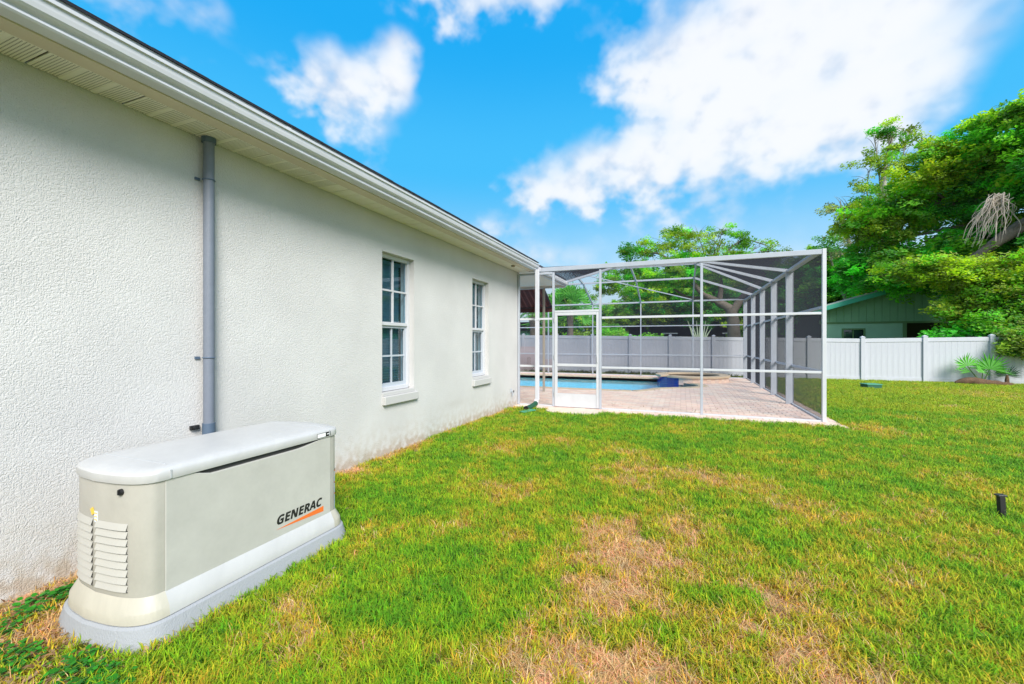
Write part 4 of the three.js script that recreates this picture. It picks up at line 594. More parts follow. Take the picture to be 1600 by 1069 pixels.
{ // the big oak past the right-hand end of the fence
  const t = thing('oak_tree', 'dense green oak spreading over the right end of the fence', 'tree'), rr = rng(77);
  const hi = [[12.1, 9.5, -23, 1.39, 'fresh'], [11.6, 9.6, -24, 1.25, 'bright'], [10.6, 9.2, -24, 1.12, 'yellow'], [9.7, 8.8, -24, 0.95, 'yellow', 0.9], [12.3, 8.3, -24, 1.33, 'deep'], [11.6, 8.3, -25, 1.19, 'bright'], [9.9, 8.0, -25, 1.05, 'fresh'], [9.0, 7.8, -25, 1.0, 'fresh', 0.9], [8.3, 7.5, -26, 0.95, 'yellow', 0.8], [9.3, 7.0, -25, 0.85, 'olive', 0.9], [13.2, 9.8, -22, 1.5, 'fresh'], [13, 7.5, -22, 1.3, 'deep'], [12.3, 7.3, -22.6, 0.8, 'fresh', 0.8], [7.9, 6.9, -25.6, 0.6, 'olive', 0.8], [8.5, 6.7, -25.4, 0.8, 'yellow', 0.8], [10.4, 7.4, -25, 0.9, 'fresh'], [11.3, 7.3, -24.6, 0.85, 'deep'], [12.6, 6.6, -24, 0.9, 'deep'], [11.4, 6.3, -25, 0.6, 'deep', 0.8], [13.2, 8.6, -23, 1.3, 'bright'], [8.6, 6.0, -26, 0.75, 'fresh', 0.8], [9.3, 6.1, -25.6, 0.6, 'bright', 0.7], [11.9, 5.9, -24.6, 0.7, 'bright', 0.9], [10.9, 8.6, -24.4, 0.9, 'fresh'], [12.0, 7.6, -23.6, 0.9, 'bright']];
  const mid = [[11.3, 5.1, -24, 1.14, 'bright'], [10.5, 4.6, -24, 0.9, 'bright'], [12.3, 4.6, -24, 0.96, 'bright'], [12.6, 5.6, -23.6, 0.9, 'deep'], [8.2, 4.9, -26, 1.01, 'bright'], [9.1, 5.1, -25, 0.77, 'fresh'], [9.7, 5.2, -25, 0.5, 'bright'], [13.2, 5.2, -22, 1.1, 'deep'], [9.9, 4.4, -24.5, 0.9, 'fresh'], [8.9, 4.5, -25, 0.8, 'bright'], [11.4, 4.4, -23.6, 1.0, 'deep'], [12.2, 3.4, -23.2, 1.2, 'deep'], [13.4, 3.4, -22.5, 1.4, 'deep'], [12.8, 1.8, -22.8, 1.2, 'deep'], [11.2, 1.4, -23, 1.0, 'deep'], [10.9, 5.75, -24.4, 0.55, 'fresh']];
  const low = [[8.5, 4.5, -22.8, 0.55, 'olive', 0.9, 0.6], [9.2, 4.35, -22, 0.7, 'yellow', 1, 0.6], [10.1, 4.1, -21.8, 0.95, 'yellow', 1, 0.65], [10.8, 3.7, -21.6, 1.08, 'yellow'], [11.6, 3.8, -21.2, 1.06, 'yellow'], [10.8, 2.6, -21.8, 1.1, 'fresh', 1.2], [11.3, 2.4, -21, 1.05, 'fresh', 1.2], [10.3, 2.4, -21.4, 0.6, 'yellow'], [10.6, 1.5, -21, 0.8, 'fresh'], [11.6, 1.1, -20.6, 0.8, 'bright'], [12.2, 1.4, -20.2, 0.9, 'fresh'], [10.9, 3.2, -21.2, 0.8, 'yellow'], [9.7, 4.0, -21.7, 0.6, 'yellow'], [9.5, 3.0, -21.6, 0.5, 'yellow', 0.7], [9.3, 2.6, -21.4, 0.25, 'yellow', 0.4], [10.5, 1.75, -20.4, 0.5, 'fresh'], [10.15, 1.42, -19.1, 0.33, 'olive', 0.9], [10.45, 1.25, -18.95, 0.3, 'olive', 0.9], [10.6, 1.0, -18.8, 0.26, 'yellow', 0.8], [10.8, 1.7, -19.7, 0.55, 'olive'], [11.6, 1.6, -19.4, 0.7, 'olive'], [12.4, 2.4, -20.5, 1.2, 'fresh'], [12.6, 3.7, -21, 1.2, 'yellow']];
  const b = new MB(); b.limb([[15.4, 0, -23.5, 0.55], [15.1, 2.2, -23.4, 0.46], [14.2, 4.6, -23, 0.42]], 10); b.limb([[14.2, 4.6, -23, 0.4], [13.0, 6.3, -22.5, 0.34], [12.2, 5.95, -22.3, 0.27], [11.5, 5.45, -22.3, 0.22], [10.6, 4.6, -22.6, 0.13], [9.6, 4.0, -22.3, 0.06]], 10); b.limb([[14.2, 4.6, -23, 0.4], [13.0, 7.0, -23.6, 0.26], [11.2, 7.6, -24.4, 0.16], [9.3, 7.3, -25, 0.07]], 8); b.limb([[13, 7, -23.6, 0.2], [12, 8.6, -24, 0.13], [10.4, 8.8, -24.2, 0.05]], 8); b.limb([[13.2, 6.5, -23.4, 0.16], [11.6, 6.5, -24.4, 0.1], [9.8, 6.3, -25, 0.05], [8.6, 6.4, -25.4, 0.02]], 7); b.limb([[12.2, 6.2, -23.6, 0.08], [11.0, 6.25, -24.3, 0.06], [10.0, 5.9, -24.6, 0.03]], 6);
  b.limb([[11.5, 5.45, -22.3, 0.12], [11.9, 5.9, -22.0, 0.06], [12.4, 6.1, -21.9, 0.03]], 6);
  b.build('trunk', M.bark, t, false);
  const sp = new MB(); twigs(sp, [11.0, 7.4, -24.4], hi.slice(2, 9), 0.07, rr); twigs(sp, [10.6, 4.6, -22.6], low.slice(0, 9), 0.05, rr); sp.build('branch', M.bark, t, false);
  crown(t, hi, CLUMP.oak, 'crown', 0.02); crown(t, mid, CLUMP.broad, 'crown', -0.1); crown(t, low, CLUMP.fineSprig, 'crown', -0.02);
}
{ // the sparse tree left of it
  const t = thing('open_tree', 'tall loose tree with pale limbs rising behind the green shed', 'tree'), rr = rng(5);
  const bl = [[8.6, 7.7, -30, 1.05, 'grey', 0.8], [9.2, 9.6, -30, 0.95, 'olive', 0.7], [8.5, 9.3, -30, 0.7, 'grey', 0.55], [10.4, 11.6, -30, 0.85, 'olive', 0.55], [11.6, 13.0, -30, 0.7, 'olive', 0.6], [10.9, 13.3, -30, 0.55, 'olive', 0.6], [10.1, 13.0, -30, 0.55, 'deep', 0.6], [9.8, 11.2, -30, 0.75, 'olive', 0.55], [11.5, 11.9, -30, 0.65, 'olive', 0.6], [10.6, 9.6, -30, 0.9, 'olive', 0.7], [9.9, 8.2, -30.4, 0.9, 'olive', 0.8], [8.0, 6.6, -30, 0.6, 'grey', 0.6], [10.0, 10.2, -30, 0.6, 'grey', 0.5]];
  const b = new MB(); b.limb([[9.9, 0, -29.5, 0.36], [9.8, 3, -29.3, 0.30], [9.8, 5.2, -29, 0.26], [9.95, 7.0, -29, 0.21], [10.3, 8.6, -29.4, 0.15], [10.5, 11, -29.8, 0.09], [10.9, 12.8, -30, 0.04]], 8); b.limb([[9.9, 5.2, -30, 0.18], [9.0, 6.9, -30, 0.12], [8.6, 8.6, -30, 0.06], [8.5, 9.6, -30, 0.02]], 7); b.limb([[10.1, 7, -30, 0.13], [11.3, 8.8, -30, 0.08], [12.2, 10, -30, 0.04]], 7); b.limb([[8.9, 0, -30, 0.16], [8.9, 3.2, -30, 0.13], [8.3, 5.2, -30, 0.1], [8.0, 6.6, -30, 0.05]], 7); b.limb([[9.8, 4.2, -30.2, 0.14], [9.0, 5.4, -30, 0.1], [8.4, 6.9, -30, 0.05]], 7);
  twigs(b, [10.3, 8.2, -30], bl.slice(1, 11), 0.06, rr); b.build('trunk', M.barkPale, t, false);
  bl.forEach((q) => { q[5] *= 0.62; q[3] *= 1.04; }); crown(t, bl, CLUMP.fineSprig, 'crown', 0.14);
  const u = thing('bushy_tree', 'bright green bushy tree between the pool cage and the sparse tree', 'tree');
  const ub = new MB(); ub.limb([[8.2, 0, -31.5, 0.2], [8.3, 2.5, -31.3, 0.14], [8.3, 4.6, -31.2, 0.06]], 7); ub.build('trunk', M.bark, u, false);
  crown(u, [[8.1, 5.3, -30.5, 1.0, 'bright'], [8.5, 3.7, -31, 1.38, 'bright'], [7.4, 4.4, -31, 0.9, 'fresh', 0.9], [9.8, 4.8, -31, 1.1, 'yellow', 0.9], [9.2, 5.9, -31.2, 0.85, 'olive', 0.8], [9.6, 3.4, -31.5, 1.2, 'deep'], [7.0, 3.0, -31.5, 1.1, 'bright'], [11, 4.4, -31.5, 1.3, 'deep'], [7.6, 6.3, -31, 0.45, 'olive', 0.7]], CLUMP.broad, 'crown', -0.1);
}
{ // the oak behind the cage, its trunk seen through the screens
  const t = thing('oak_tree', 'wide oak with grey limbs standing behind the pool cage', 'tree'), rr = rng(15);
  const up = [[-2.4, 8.0, -32, 0.95, 'yellow', 0.9], [-1.3, 8.4, -32, 0.95, 'yellow', 0.9], [-0.3, 8.8, -33, 1.05, 'fresh', 0.8], [1.0, 9.1, -33, 0.75, 'fresh', 0.7], [0.8, 8.1, -32, 1.1, 'yellow', 0.9], [2.2, 8.4, -33, 0.8, 'yellow', 0.7], [2.6, 9.2, -33, 0.5, 'fresh', 0.6], [3.9, 8.6, -34, 0.6, 'fresh', 0.55], [5.1, 8.1, -34, 0.62, 'yellow', 0.6], [6.1, 7.7, -34, 0.5, 'olive', 0.6], [3.4, 7.7, -33, 0.7, 'fresh', 0.7], [-3.2, 7.6, -31, 0.8, 'deep', 0.8]];
  const lo = [[-4.3, 6.2, -31, 1.0, 'fresh', 0.7], [-2.7, 5.9, -31, 1.16, 'fresh', 0.8], [-1.1, 6.2, -31, 1.25, 'fresh', 0.9], [0.2, 6.6, -32, 1.2, 'bright', 0.9], [1.8, 6.6, -33, 1.1, 'fresh', 0.8], [3.4, 6.6, -33, 1.0, 'fresh', 0.9], [5, 6.4, -33.5, 1.2, 'bright', 0.9], [-4.9, 5.2, -31, 0.7, 'yellow', 0.6]];
  const b = new MB(); b.limb([[3.4, 0, -33, 0.5], [3.3, 1.9, -33, 0.42], [3.25, 2.9, -33, 0.38], [3.1, 3.7, -33, 0.36]], 10); b.limb([[3.1, 3.7, -33, 0.3], [2.2, 4.3, -33, 0.22], [1.3, 4.8, -32.6, 0.18], [0.2, 6.2, -32.2, 0.12], [-1.4, 7.6, -32, 0.07], [-2.6, 7.8, -31.6, 0.03]], 8); b.limb([[3.2, 3.5, -33, 0.3], [3.8, 4.4, -33, 0.26], [4.8, 5.5, -33, 0.17], [5.6, 6.9, -33.6, 0.07]], 8); b.limb([[2.4, 4.2, -33, 0.2], [2.5, 5.4, -33, 0.15], [2.2, 7.2, -33, 0.08], [2.6, 8.6, -33, 0.03]], 7); b.limb([[2.2, 4.3, -33, 0.16], [1.3, 4.5, -33, 0.14], [0.2, 4.7, -33, 0.09], [-1, 5.6, -32, 0.05]], 7); b.limb([[2.5, 7.3, -33, 0.07], [3.9, 8.5, -33.6, 0.05], [5.2, 8.2, -34, 0.03], [6.2, 7.6, -34, 0.015]], 6);
  twigs(b, [1.6, 6.6, -32.6], up.slice(0, 11), 0.055, rr); b.build('trunk', M.bark, t, false);
  up.forEach((q) => { q[5] *= 0.72; }); crown(t, up, CLUMP.fineSprig, 'crown', 0.12); crown(t, lo, CLUMP.oak, 'crown', 0.02);
}
// the screen of trees and shrubs farther back, each its own
const back = [[-5.6, -40, 4.6, 1.5, 'fresh', 'pale green tree seen through the screen right of the door'], [-3.4, -41, 6.2, 2.2, 'yellow', 'yellowish tree behind the brown roof'], [-0.6, -41, 6.4, 2.3, 'deep', 'dark green tree between the brown and grey roofs'], [1.9, -42, 6.6, 2.4, 'bright', 'bright green tree above the grey roof'], [4.6, -42, 6.8, 2.5, 'deep', 'dark tree directly behind the wide oak trunk'], [7.6, -42, 7.2, 2.7, 'deep', 'dark leafy tree behind the pool cage corner'], [-8.5, -44, 3.6, 1.4, 'deep', 'dark tree behind the palms at the left'], [-12.5, -42, 5.2, 2.0, 'deep', 'shaded tree behind the patio awning'], [11.5, -40, 7.0, 2.8, 'deep', 'dark tree behind the green garage roof']];
for (const [x, z, h, r, tone, label] of back) { const t = thing('back_tree', label, 'tree', [x, 0, z]); const b = new MB(); b.limb([[0, 0, 0, 0.22], [0.1, h * 0.5, 0, 0.16], [0, h, 0, 0.06]], 7); b.build('trunk', M.bark, t, false); const rr = rng(Math.round(x * 10 + 900)), bl = []; for (let i = 0; i < 12; i++) bl.push([(rr() - 0.5) * r * 1.9, h * (0.25 + 0.82 * rr()), (rr() - 0.5) * r, r * (0.42 + 0.35 * rr()), rr() < 0.3 ? 'deep' : rr() < 0.3 ? 'yellow' : tone, 0.8]); crown(t, bl, CLUMP.broad, 'crown', -0.1); }
{ // a far flat-topped pine seen small against the sky
  const t = thing('pine_tree', 'thin far pine with a flat top seen over the screen door', 'tree', [-13.4, 0, -60]); const b = new MB(); b.limb([[0, 0, 0, 0.2], [0.1, 4, 0, 0.16], [-0.2, 6.4, 0, 0.1], [-0.6, 8, 0, 0.04]], 6).limb([[0, 5, 0, 0.1], [0.9, 6.6, 0, 0.06], [1.5, 7.4, 0, 0.03]], 6); b.build('trunk', M.bark, t, false); crown(t, [[-0.8, 8.3, 0, 0.8, 'olive', 0.5, 0.4], [0.1, 8.6, 0, 0.7, 'olive', 0.5, 0.4], [1.5, 7.6, 0, 0.6, 'olive', 0.5, 0.4], [-1.6, 7.4, 0, 0.5, 'olive', 0.4, 0.4]], CLUMP.oak);
}

// ---------------------------------------------------------------- palms
function fan(r, n, open, seed) {                 // a fan leaf: pleated blades from one point, in the xy plane, facing +z
  const q = rng(seed), pos = [], idx = [];
  for (let i = 0; i < n; i++) { const a = (i / (n - 1) - 0.5) * open + Math.PI / 2, w = open / n * 0.50, L = r * (0.8 + 0.3 * q()) * (1 - 0.2 * Math.abs(i / (n - 1) - 0.5)), b = pos.length / 3, dz = (i % 2 ? 1 : -1) * 0.02 * r, droop = 0.14 * r * (0.5 + q());
    pos.push(0, 0, 0, Math.cos(a - w) * L * 0.55, Math.sin(a - w) * L * 0.55, dz, Math.cos(a) * L * 0.58, Math.sin(a) * L * 0.58, -dz + 0.03 * r, Math.cos(a + w) * L * 0.55, Math.sin(a + w) * L * 0.55, dz, Math.cos(a) * L, Math.sin(a) * L - droop * 0.4, dz + droop);
    idx.push(b, b + 1, b + 2, b, b + 2, b + 3, b + 1, b + 4, b + 2, b + 2, b + 4, b + 3); }
  const g = new THREE.BufferGeometry(); g.setAttribute('position', new THREE.Float32BufferAttribute(pos, 3)); g.setIndex(idx); const t = g.toNonIndexed(); t.computeVertexNormals(); return t;
}
{
  const p = thing('fan_palm', 'young fan palm with two upright green fans before the white fence', 'palm', [9.25, 0, -18.95]);
  for (const [dx, h, tilt, r, s, ry, rx] of [[-0.38, 0.62, 0.28, 0.50, 3, 0.25, -0.15], [0.18, 0.52, -0.25, 0.60, 4, -0.3, -0.2], [0.0, 0.40, 0.1, 0.42, 5, 0.6, -0.5]]) {
    const f = mesh('frond', fan(r, 17, 3.3, s), M.frond, p); f.position.set(dx, h, 0.02); f.rotation.set(rx, ry, tilt); new MB().limb([[0.02, 0.05, 0, 0.022], [dx * 0.55, h * 0.55, 0, 0.016], [dx, h, 0.02, 0.012]], 6).build('stem', std(0.06, 0.13, 0.03, 0.7), p);
  }
  for (const [x, y, rz, s] of [[-0.55, 0.42, 1.25, 6], [0.55, 0.42, -1.15, 7]]) { const f = mesh('frond', fan(0.42, 9, 1.1, s), M.frond, p); f.position.set(x * 0.55, y, 0.05); f.rotation.set(-0.3, 0, rz); }
  const q = thing('fan_palm', 'small drooping dark palm beside the log at the fence', 'palm', [9.83, 0, -18.9]);
  for (const [a, s] of [[1.35, 1], [0.55, 2], [-0.75, 3], [-1.35, 4]]) { const f = mesh('frond', fan(0.46, 7, 0.8, s + 20), std(0.02, 0.09, 0.03, 0.6, { side: THREE.DoubleSide }), q); f.position.set(0, 0.32, 0); f.rotation.set(-0.35, 0, a); }
  new MB().limb([[0, 0, 0, 0.06], [0, 0.2, 0, 0.05], [0, 0.34, 0, 0.03]], 7).build('trunk', M.log, q, false);
  const lg = tag(mesh('log', new MB().limb([[8.5, 0.05, -18.78, 0.06], [8.7, 0.1, -18.75, 0.12], [9.0, 0.1, -18.72, 0.13], [9.4, 0.07, -18.7, 0.11], [9.75, 0.05, -18.68, 0.08], [10.0, 0.0, -18.7, 0.03]], 9, 0.35).geo(false), M.log), 'rotting brown log on the grass at the foot of the fan palm', 'log');
  // sabal palms behind the house, fans all round a short trunk
  for (const [x, z, y, r, label, n] of [[-5.75, -23, 3.15, 1.25, 'cabbage palm seen through the screen door above the fence', 16], [-8.1, -23.5, 2.85, 1.35, 'cabbage palm seen under the dark red awning', 16]]) {
    const s = thing('cabbage_palm', label, 'palm', [x, 0, z]); new MB().limb([[0, 0, 0, 0.22], [0.05, y * 0.6, 0, 0.18], [0, y, 0, 0.16]], 9, 0.25).build('trunk', M.bark, s, false);
    const rr = rng(Math.round(-x * 10)); for (let i = 0; i < n; i++) { const a = i / n * 6.28 * 3.1, el = lerp(1.35, -0.5, i / n), f = mesh('frond', fan(r * 0.75, 17, 2.6, i + 40), M.frond, s), L = r * 0.62, dir = new THREE.Vector3(Math.cos(a) * Math.cos(el), Math.sin(el), Math.sin(a) * Math.cos(el)); f.position.set(dir.x * L, y + dir.y * L, dir.z * L); f.quaternion.setFromUnitVectors(new THREE.Vector3(0, 1, 0), dir); new MB().bar([0, y, 0], [dir.x * L, y + dir.y * L, dir.z * L], 0.025, 0.02, 0).build('stem', std(0.10, 0.17, 0.04, 0.7), s); }
  }
}
{ // dead roots hanging from the oak limb
  const m = new MB(), r = rng(91); for (let i = 0; i < 85; i++) { const a = r() * 6.28, w = 0.25 + 0.75 * r(), x0 = 11.15 + (r() - 0.5) * 0.35, z0 = -21.8 + (r() - 0.5) * 0.3, y0 = 7.05 - 0.3 * r(), l = 0.5 + 1.35 * r(); const pts = []; for (let k = 0; k <= 4; k++) { const t = k / 4; pts.push([x0 - 0.3 * t + Math.cos(a) * w * t * (1.2 - 0.5 * t) + (r() - 0.5) * 0.26, y0 - l * t ** 1.4 + (r() - 0.5) * 0.1, z0 + Math.sin(a) * w * 0.6 * t, 0.015 * (1 - 0.7 * t)]); } m.limb(pts, 4, 0); }
  tag(mesh('dead_roots', m.geo(false), M.deadRoot), 'pale tangle of dead roots hanging from the oak at right', 'dead roots');
}

// ---------------------------------------------------------------- neighbours' buildings
{
  const s = thing('green_shed', 'green neighbouring garage with board gable and open bay beyond the fence', 'garage'), Z = -26, x0 = 6.4, xp = 12.6, x1 = 18.8, ye = 3.0, sl = 0.297, yr = ye + sl * (xp - x0), roofY = (x) => (x < xp ? ye + sl * (x - x0) : yr - sl * (x - xp));
  for (let x = x0 + 0.2; x < x1 - 0.4; x += 0.305) { const a = x, b = x + 0.293, ya = roofY(a) - 0.05, yb = roofY(b) - 0.05, g = new THREE.ExtrudeGeometry(new THREE.Shape([[a, 2.42], [b, 2.42], [b, yb], [a, ya]].map(V2)), { depth: 0.02, bevelEnabled: false }).translate(0, 0, Z); mesh('board', uvBox(g), M.shedBoard, s); }
  new MB().span(x0 + 0.1, x1 - 0.3, 2.4, 2.5, Z - 0.08, Z - 0.01).add(new THREE.ExtrudeGeometry(new THREE.Shape([[x0 + 0.3, 2.45], [x1 - 0.3, 2.45], [xp, yr - 0.06]].map(V2)), { depth: 0.03, bevelEnabled: false }).translate(0, 0, Z - 0.04)).build('gable_backing', M.shedTrim, s);
  new MB().span(x0 + 0.1, x1 - 0.3, 2.33, 2.42, Z - 0.06, Z + 0.03).span(9.83, 9.98, 0, 2.33, Z - 0.04, Z + 0.03).build('trim', M.shedTrim, s);
  const wallG = new THREE.ExtrudeGeometry((() => { const q = new THREE.Shape([[x0 + 0.2, 0], [9.83, 0], [9.83, 2.33], [x0 + 0.2, 2.33]].map(V2)); q.holes.push(new THREE.Path([[7.5, 1.0], [7.5, 2.03], [8.3, 2.03], [8.3, 1.0]].map(V2))); return q; })(), { depth: 0.12, bevelEnabled: false }).translate(0, 0, Z - 0.12); mesh('wall', uvBox(wallG), M.shedWall, s);
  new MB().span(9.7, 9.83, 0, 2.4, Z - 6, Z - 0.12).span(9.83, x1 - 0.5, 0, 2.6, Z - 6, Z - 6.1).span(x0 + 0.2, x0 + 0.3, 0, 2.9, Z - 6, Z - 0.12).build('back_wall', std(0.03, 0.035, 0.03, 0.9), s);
  const w = subgroup('window', s); new MB().span(7.42, 7.5, 0.92, 2.1, Z - 0.06, Z + 0.025).span(8.3, 8.38, 0.92, 2.1, Z - 0.06, Z + 0.025).span(7.5, 8.3, 2.03, 2.1, Z - 0.06, Z + 0.025).span(7.88, 7.92, 1.0, 2.03, Z - 0.08, Z - 0.03).build('window_frame', M.shedTrim, w); new MB().span(7.5, 8.3, 1.0, 2.03, Z - 0.07, Z - 0.06).build('pane', M.darkGlass, w);
  for (const k of [-1, 1]) { const e = k < 0 ? x0 - 0.35 : x1 + 0.35, ye2 = ye - 0.35 * sl; new MB().bar([e, ye2 + 0.16, Z - 3], [xp, yr + 0.16, Z - 3], 7.1, 0.07, 0).build('roof', M.shedRoof, s); new MB().bar([e, ye2 + 0.03, Z + 0.58], [xp, yr + 0.03, Z + 0.58], 0.04, 0.21, 0).build('fascia', M.fascia, s); new MB().bar([e, ye2 + 0.09, Z - 2.9], [xp, yr + 0.09, Z - 2.9], 6.9, 0.04, 0).build('roof_soffit', M.shedTrim, s); }
  const bush = thing('shrub', 'bright green leafy shrub before the dark bay of the green garage', 'shrub'); crown(bush, [[9.9, 1.5, -21, 0.55, 'bright', 1.6], [9.3, 1.4, -21.2, 0.45, 'bright', 1.6], [10.3, 1.55, -21, 0.5, 'bright', 1.5], [9.6, 0.8, -21.1, 0.7, 'deep', 1.2]], CLUMP.broad, 'foliage', -0.2);
}
for (const [x0, x1, z, ye, yr, wm, rm, label] of [[-7.0, -3.0, -36, 1.95, 2.5, M.houseWall, M.brownRoof, 'low house with a brown shingle roof beyond the fence'], [-2.6, 0.75, -36.5, 1.95, 2.55, M.houseWall, M.greyRoof, 'low house with a grey roof beyond the fence'], [1.5, 5.6, -37.5, 1.95, 2.5, M.houseWall, M.brownRoof, 'small brown roofed house behind the oak trunk'], [-20, -14, -40, 2.6, 3.2, M.tealWall, M.greyRoof, 'green walled house seen under the awning']]) {
  const h = thing('neighbour_house', label, 'house'); new MB().span(x0 + 0.3, x1 - 0.3, 0, ye, z - 6, z).build('wall', wm, h);
  new MB().add(new THREE.ExtrudeGeometry(new THREE.Shape([[0.6, ye - 0.05], [-6.6, ye - 0.05], [-3, yr + 0.35]].map(V2)), { depth: x1 - x0, bevelEnabled: false }).rotateY(Math.PI / 2).scale(1, 1, -1).translate(x0, 0, z)).build('roof', (() => { const c = rm.clone(); c.side = THREE.DoubleSide; return c; })(), h);
  const n = Math.floor((x1 - x0) / 2.4); for (let i = 0; i < n; i++) { const w = subgroup('window', h), xc = lerp(x0, x1, (i + 0.5) / n); new MB().span(xc - 0.6, xc + 0.6, 0.95, 2.15, z - 0.02, z + 0.03).build('window_frame', M.white, w); new MB().span(xc - 0.53, xc - 0.02, 1.02, 2.08, z + 0.03, z + 0.034).span(xc + 0.02, xc + 0.53, 1.02, 2.08, z + 0.03, z + 0.034).build('pane', M.darkGlass, w); }
}
for (const [x, z, r, tone, y, label] of [[-5.7, -24, 0.5, 'yellow', 1.6, 'yellow green shrub over the fence below the brown roof'], [-2.9, -22, 0.42, 'fresh', 1.6, 'round green shrub over the fence left of the cage post'], [-1.4, -22, 0.38, 'fresh', 1.5, 'small green shrub below the grey roof'], [4.6, -37, 0.9, 'yellow', 1.9, 'yellow green shrub at the right of the oak trunk'], [-4.6, -30, 0.8, 'fresh', 1.9, 'leafy shrub behind the fence right of the palm']]) { const s = thing('shrub', label, 'shrub'); crown(s, [[x, y - 0.1, z, r, tone, 2.4], [x + r * 0.4, y - 0.6, z - 0.2, r, 'deep', 2]], CLUMP.fineSprig, 'foliage', -0.25); }
{ // pale agave leaves over the fence
  const a = thing('agave', 'pale spiky plant sticking up over the fence behind the cage', 'plant', [1.0, 0, -29]); for (let i = 0; i < 9; i++) { const t = (i / 8 - 0.5) * 1.1; mesh('leaf', new MB().limb([[0, 0.3, 0, 0.07], [Math.sin(t) * 0.7, 1.7, 0, 0.06], [Math.sin(t) * 1.3, 2.5 + 0.25 * Math.cos(i * 2), 0, 0.01]], 5, 0).geo(false), std(0.30, 0.36, 0.26, 0.7), a); }
}

// ---------------------------------------------------------------- small things in the lawn
{
  const b = thing('valve_box', 'green plastic irrigation box lid in the lawn before the fence', 'valve box', [5.36, 0, -16.2], 0.25);
  new MB().box(0, 0.06, 0, 0.40, 0.12, 0.34, { r: 0.015 }).build('body', std(0.015, 0.10, 0.06, 0.6), b); new MB().box(0, 0.135, 0, 0.43, 0.03, 0.37, { r: 0.01 }).build('lid', std(0.05, 0.26, 0.16, 0.5), b);
  const k = thing('garden_stake', 'short black stake with a flat cap standing in the lawn at right', 'stake', [2.4, 0, -4.67], 0.2); k.rotation.z = 0.06;
  new MB().box(0, 0.075, 0, 0.042, 0.2, 0.036, { r: 0.006 }).build('post', M.black, k); new MB().box(0, 0.183, 0, 0.058, 0.014, 0.05, { r: 0.004 }).build('cap', std(0.04, 0.04, 0.045, 0.3), k);
}

// ---------------------------------------------------------------- the lawn: tufts of blades, green, yellow and straw
function tuft(seed, n, spread, len, w, lean) {
  const r = rng(seed), pos = [], col = [], nor = [];
  for (let i = 0; i < n; i++) {
    const a = r() * 6.28, d = spread * Math.sqrt(r()), bx = Math.cos(a) * d, bz = Math.sin(a) * d, q = r() * 6.28, L = len * (0.5 + 0.8 * r()), ln = lean * (0.35 + 0.9 * r()), ww = w * (0.7 + 0.6 * r());
    const hx = Math.cos(q), hz = Math.sin(q), sx = -hz * ww / 2, sz = hx * ww / 2, up = Math.cos(Math.min(ln, 1.45)), out = Math.sin(Math.min(ln, 1.45)), m = [bx + hx * out * L * 0.45, L * up * 0.6 + 0.004, bz + hz * out * L * 0.45], t = [bx + hx * out * L, Math.max(0.006, L * up * 0.82 + 0.003), bz + hz * out * L];
    const A = [bx - sx, 0, bz - sz], B = [bx + sx, 0, bz + sz], C = [m[0] - sx * 0.9, m[1], m[2] - sz * 0.9], D = [m[0] + sx * 0.9, m[1], m[2] + sz * 0.9], k = 0.75 + 0.5 * r(), y = r() < 0.18 ? [1.7, 1.08, 1.5] : r() < 0.25 ? [1.25, 1.05, 1] : [1, 1, 1], c = y.map((v) => v * k), n0 = [hx * -0.35, 0.85, hz * -0.35];
    for (const P of [A, B, C, C, B, D, C, D, t]) { pos.push(...P); col.push(...c); nor.push(...n0); }
  }
  const g = new THREE.BufferGeometry(); g.setAttribute('position', new THREE.Float32BufferAttribute(pos, 3)); g.setAttribute('normal', new THREE.Float32BufferAttribute(nor, 3)); g.setAttribute('color', new THREE.Float32BufferAttribute(col, 3)); return g;
}
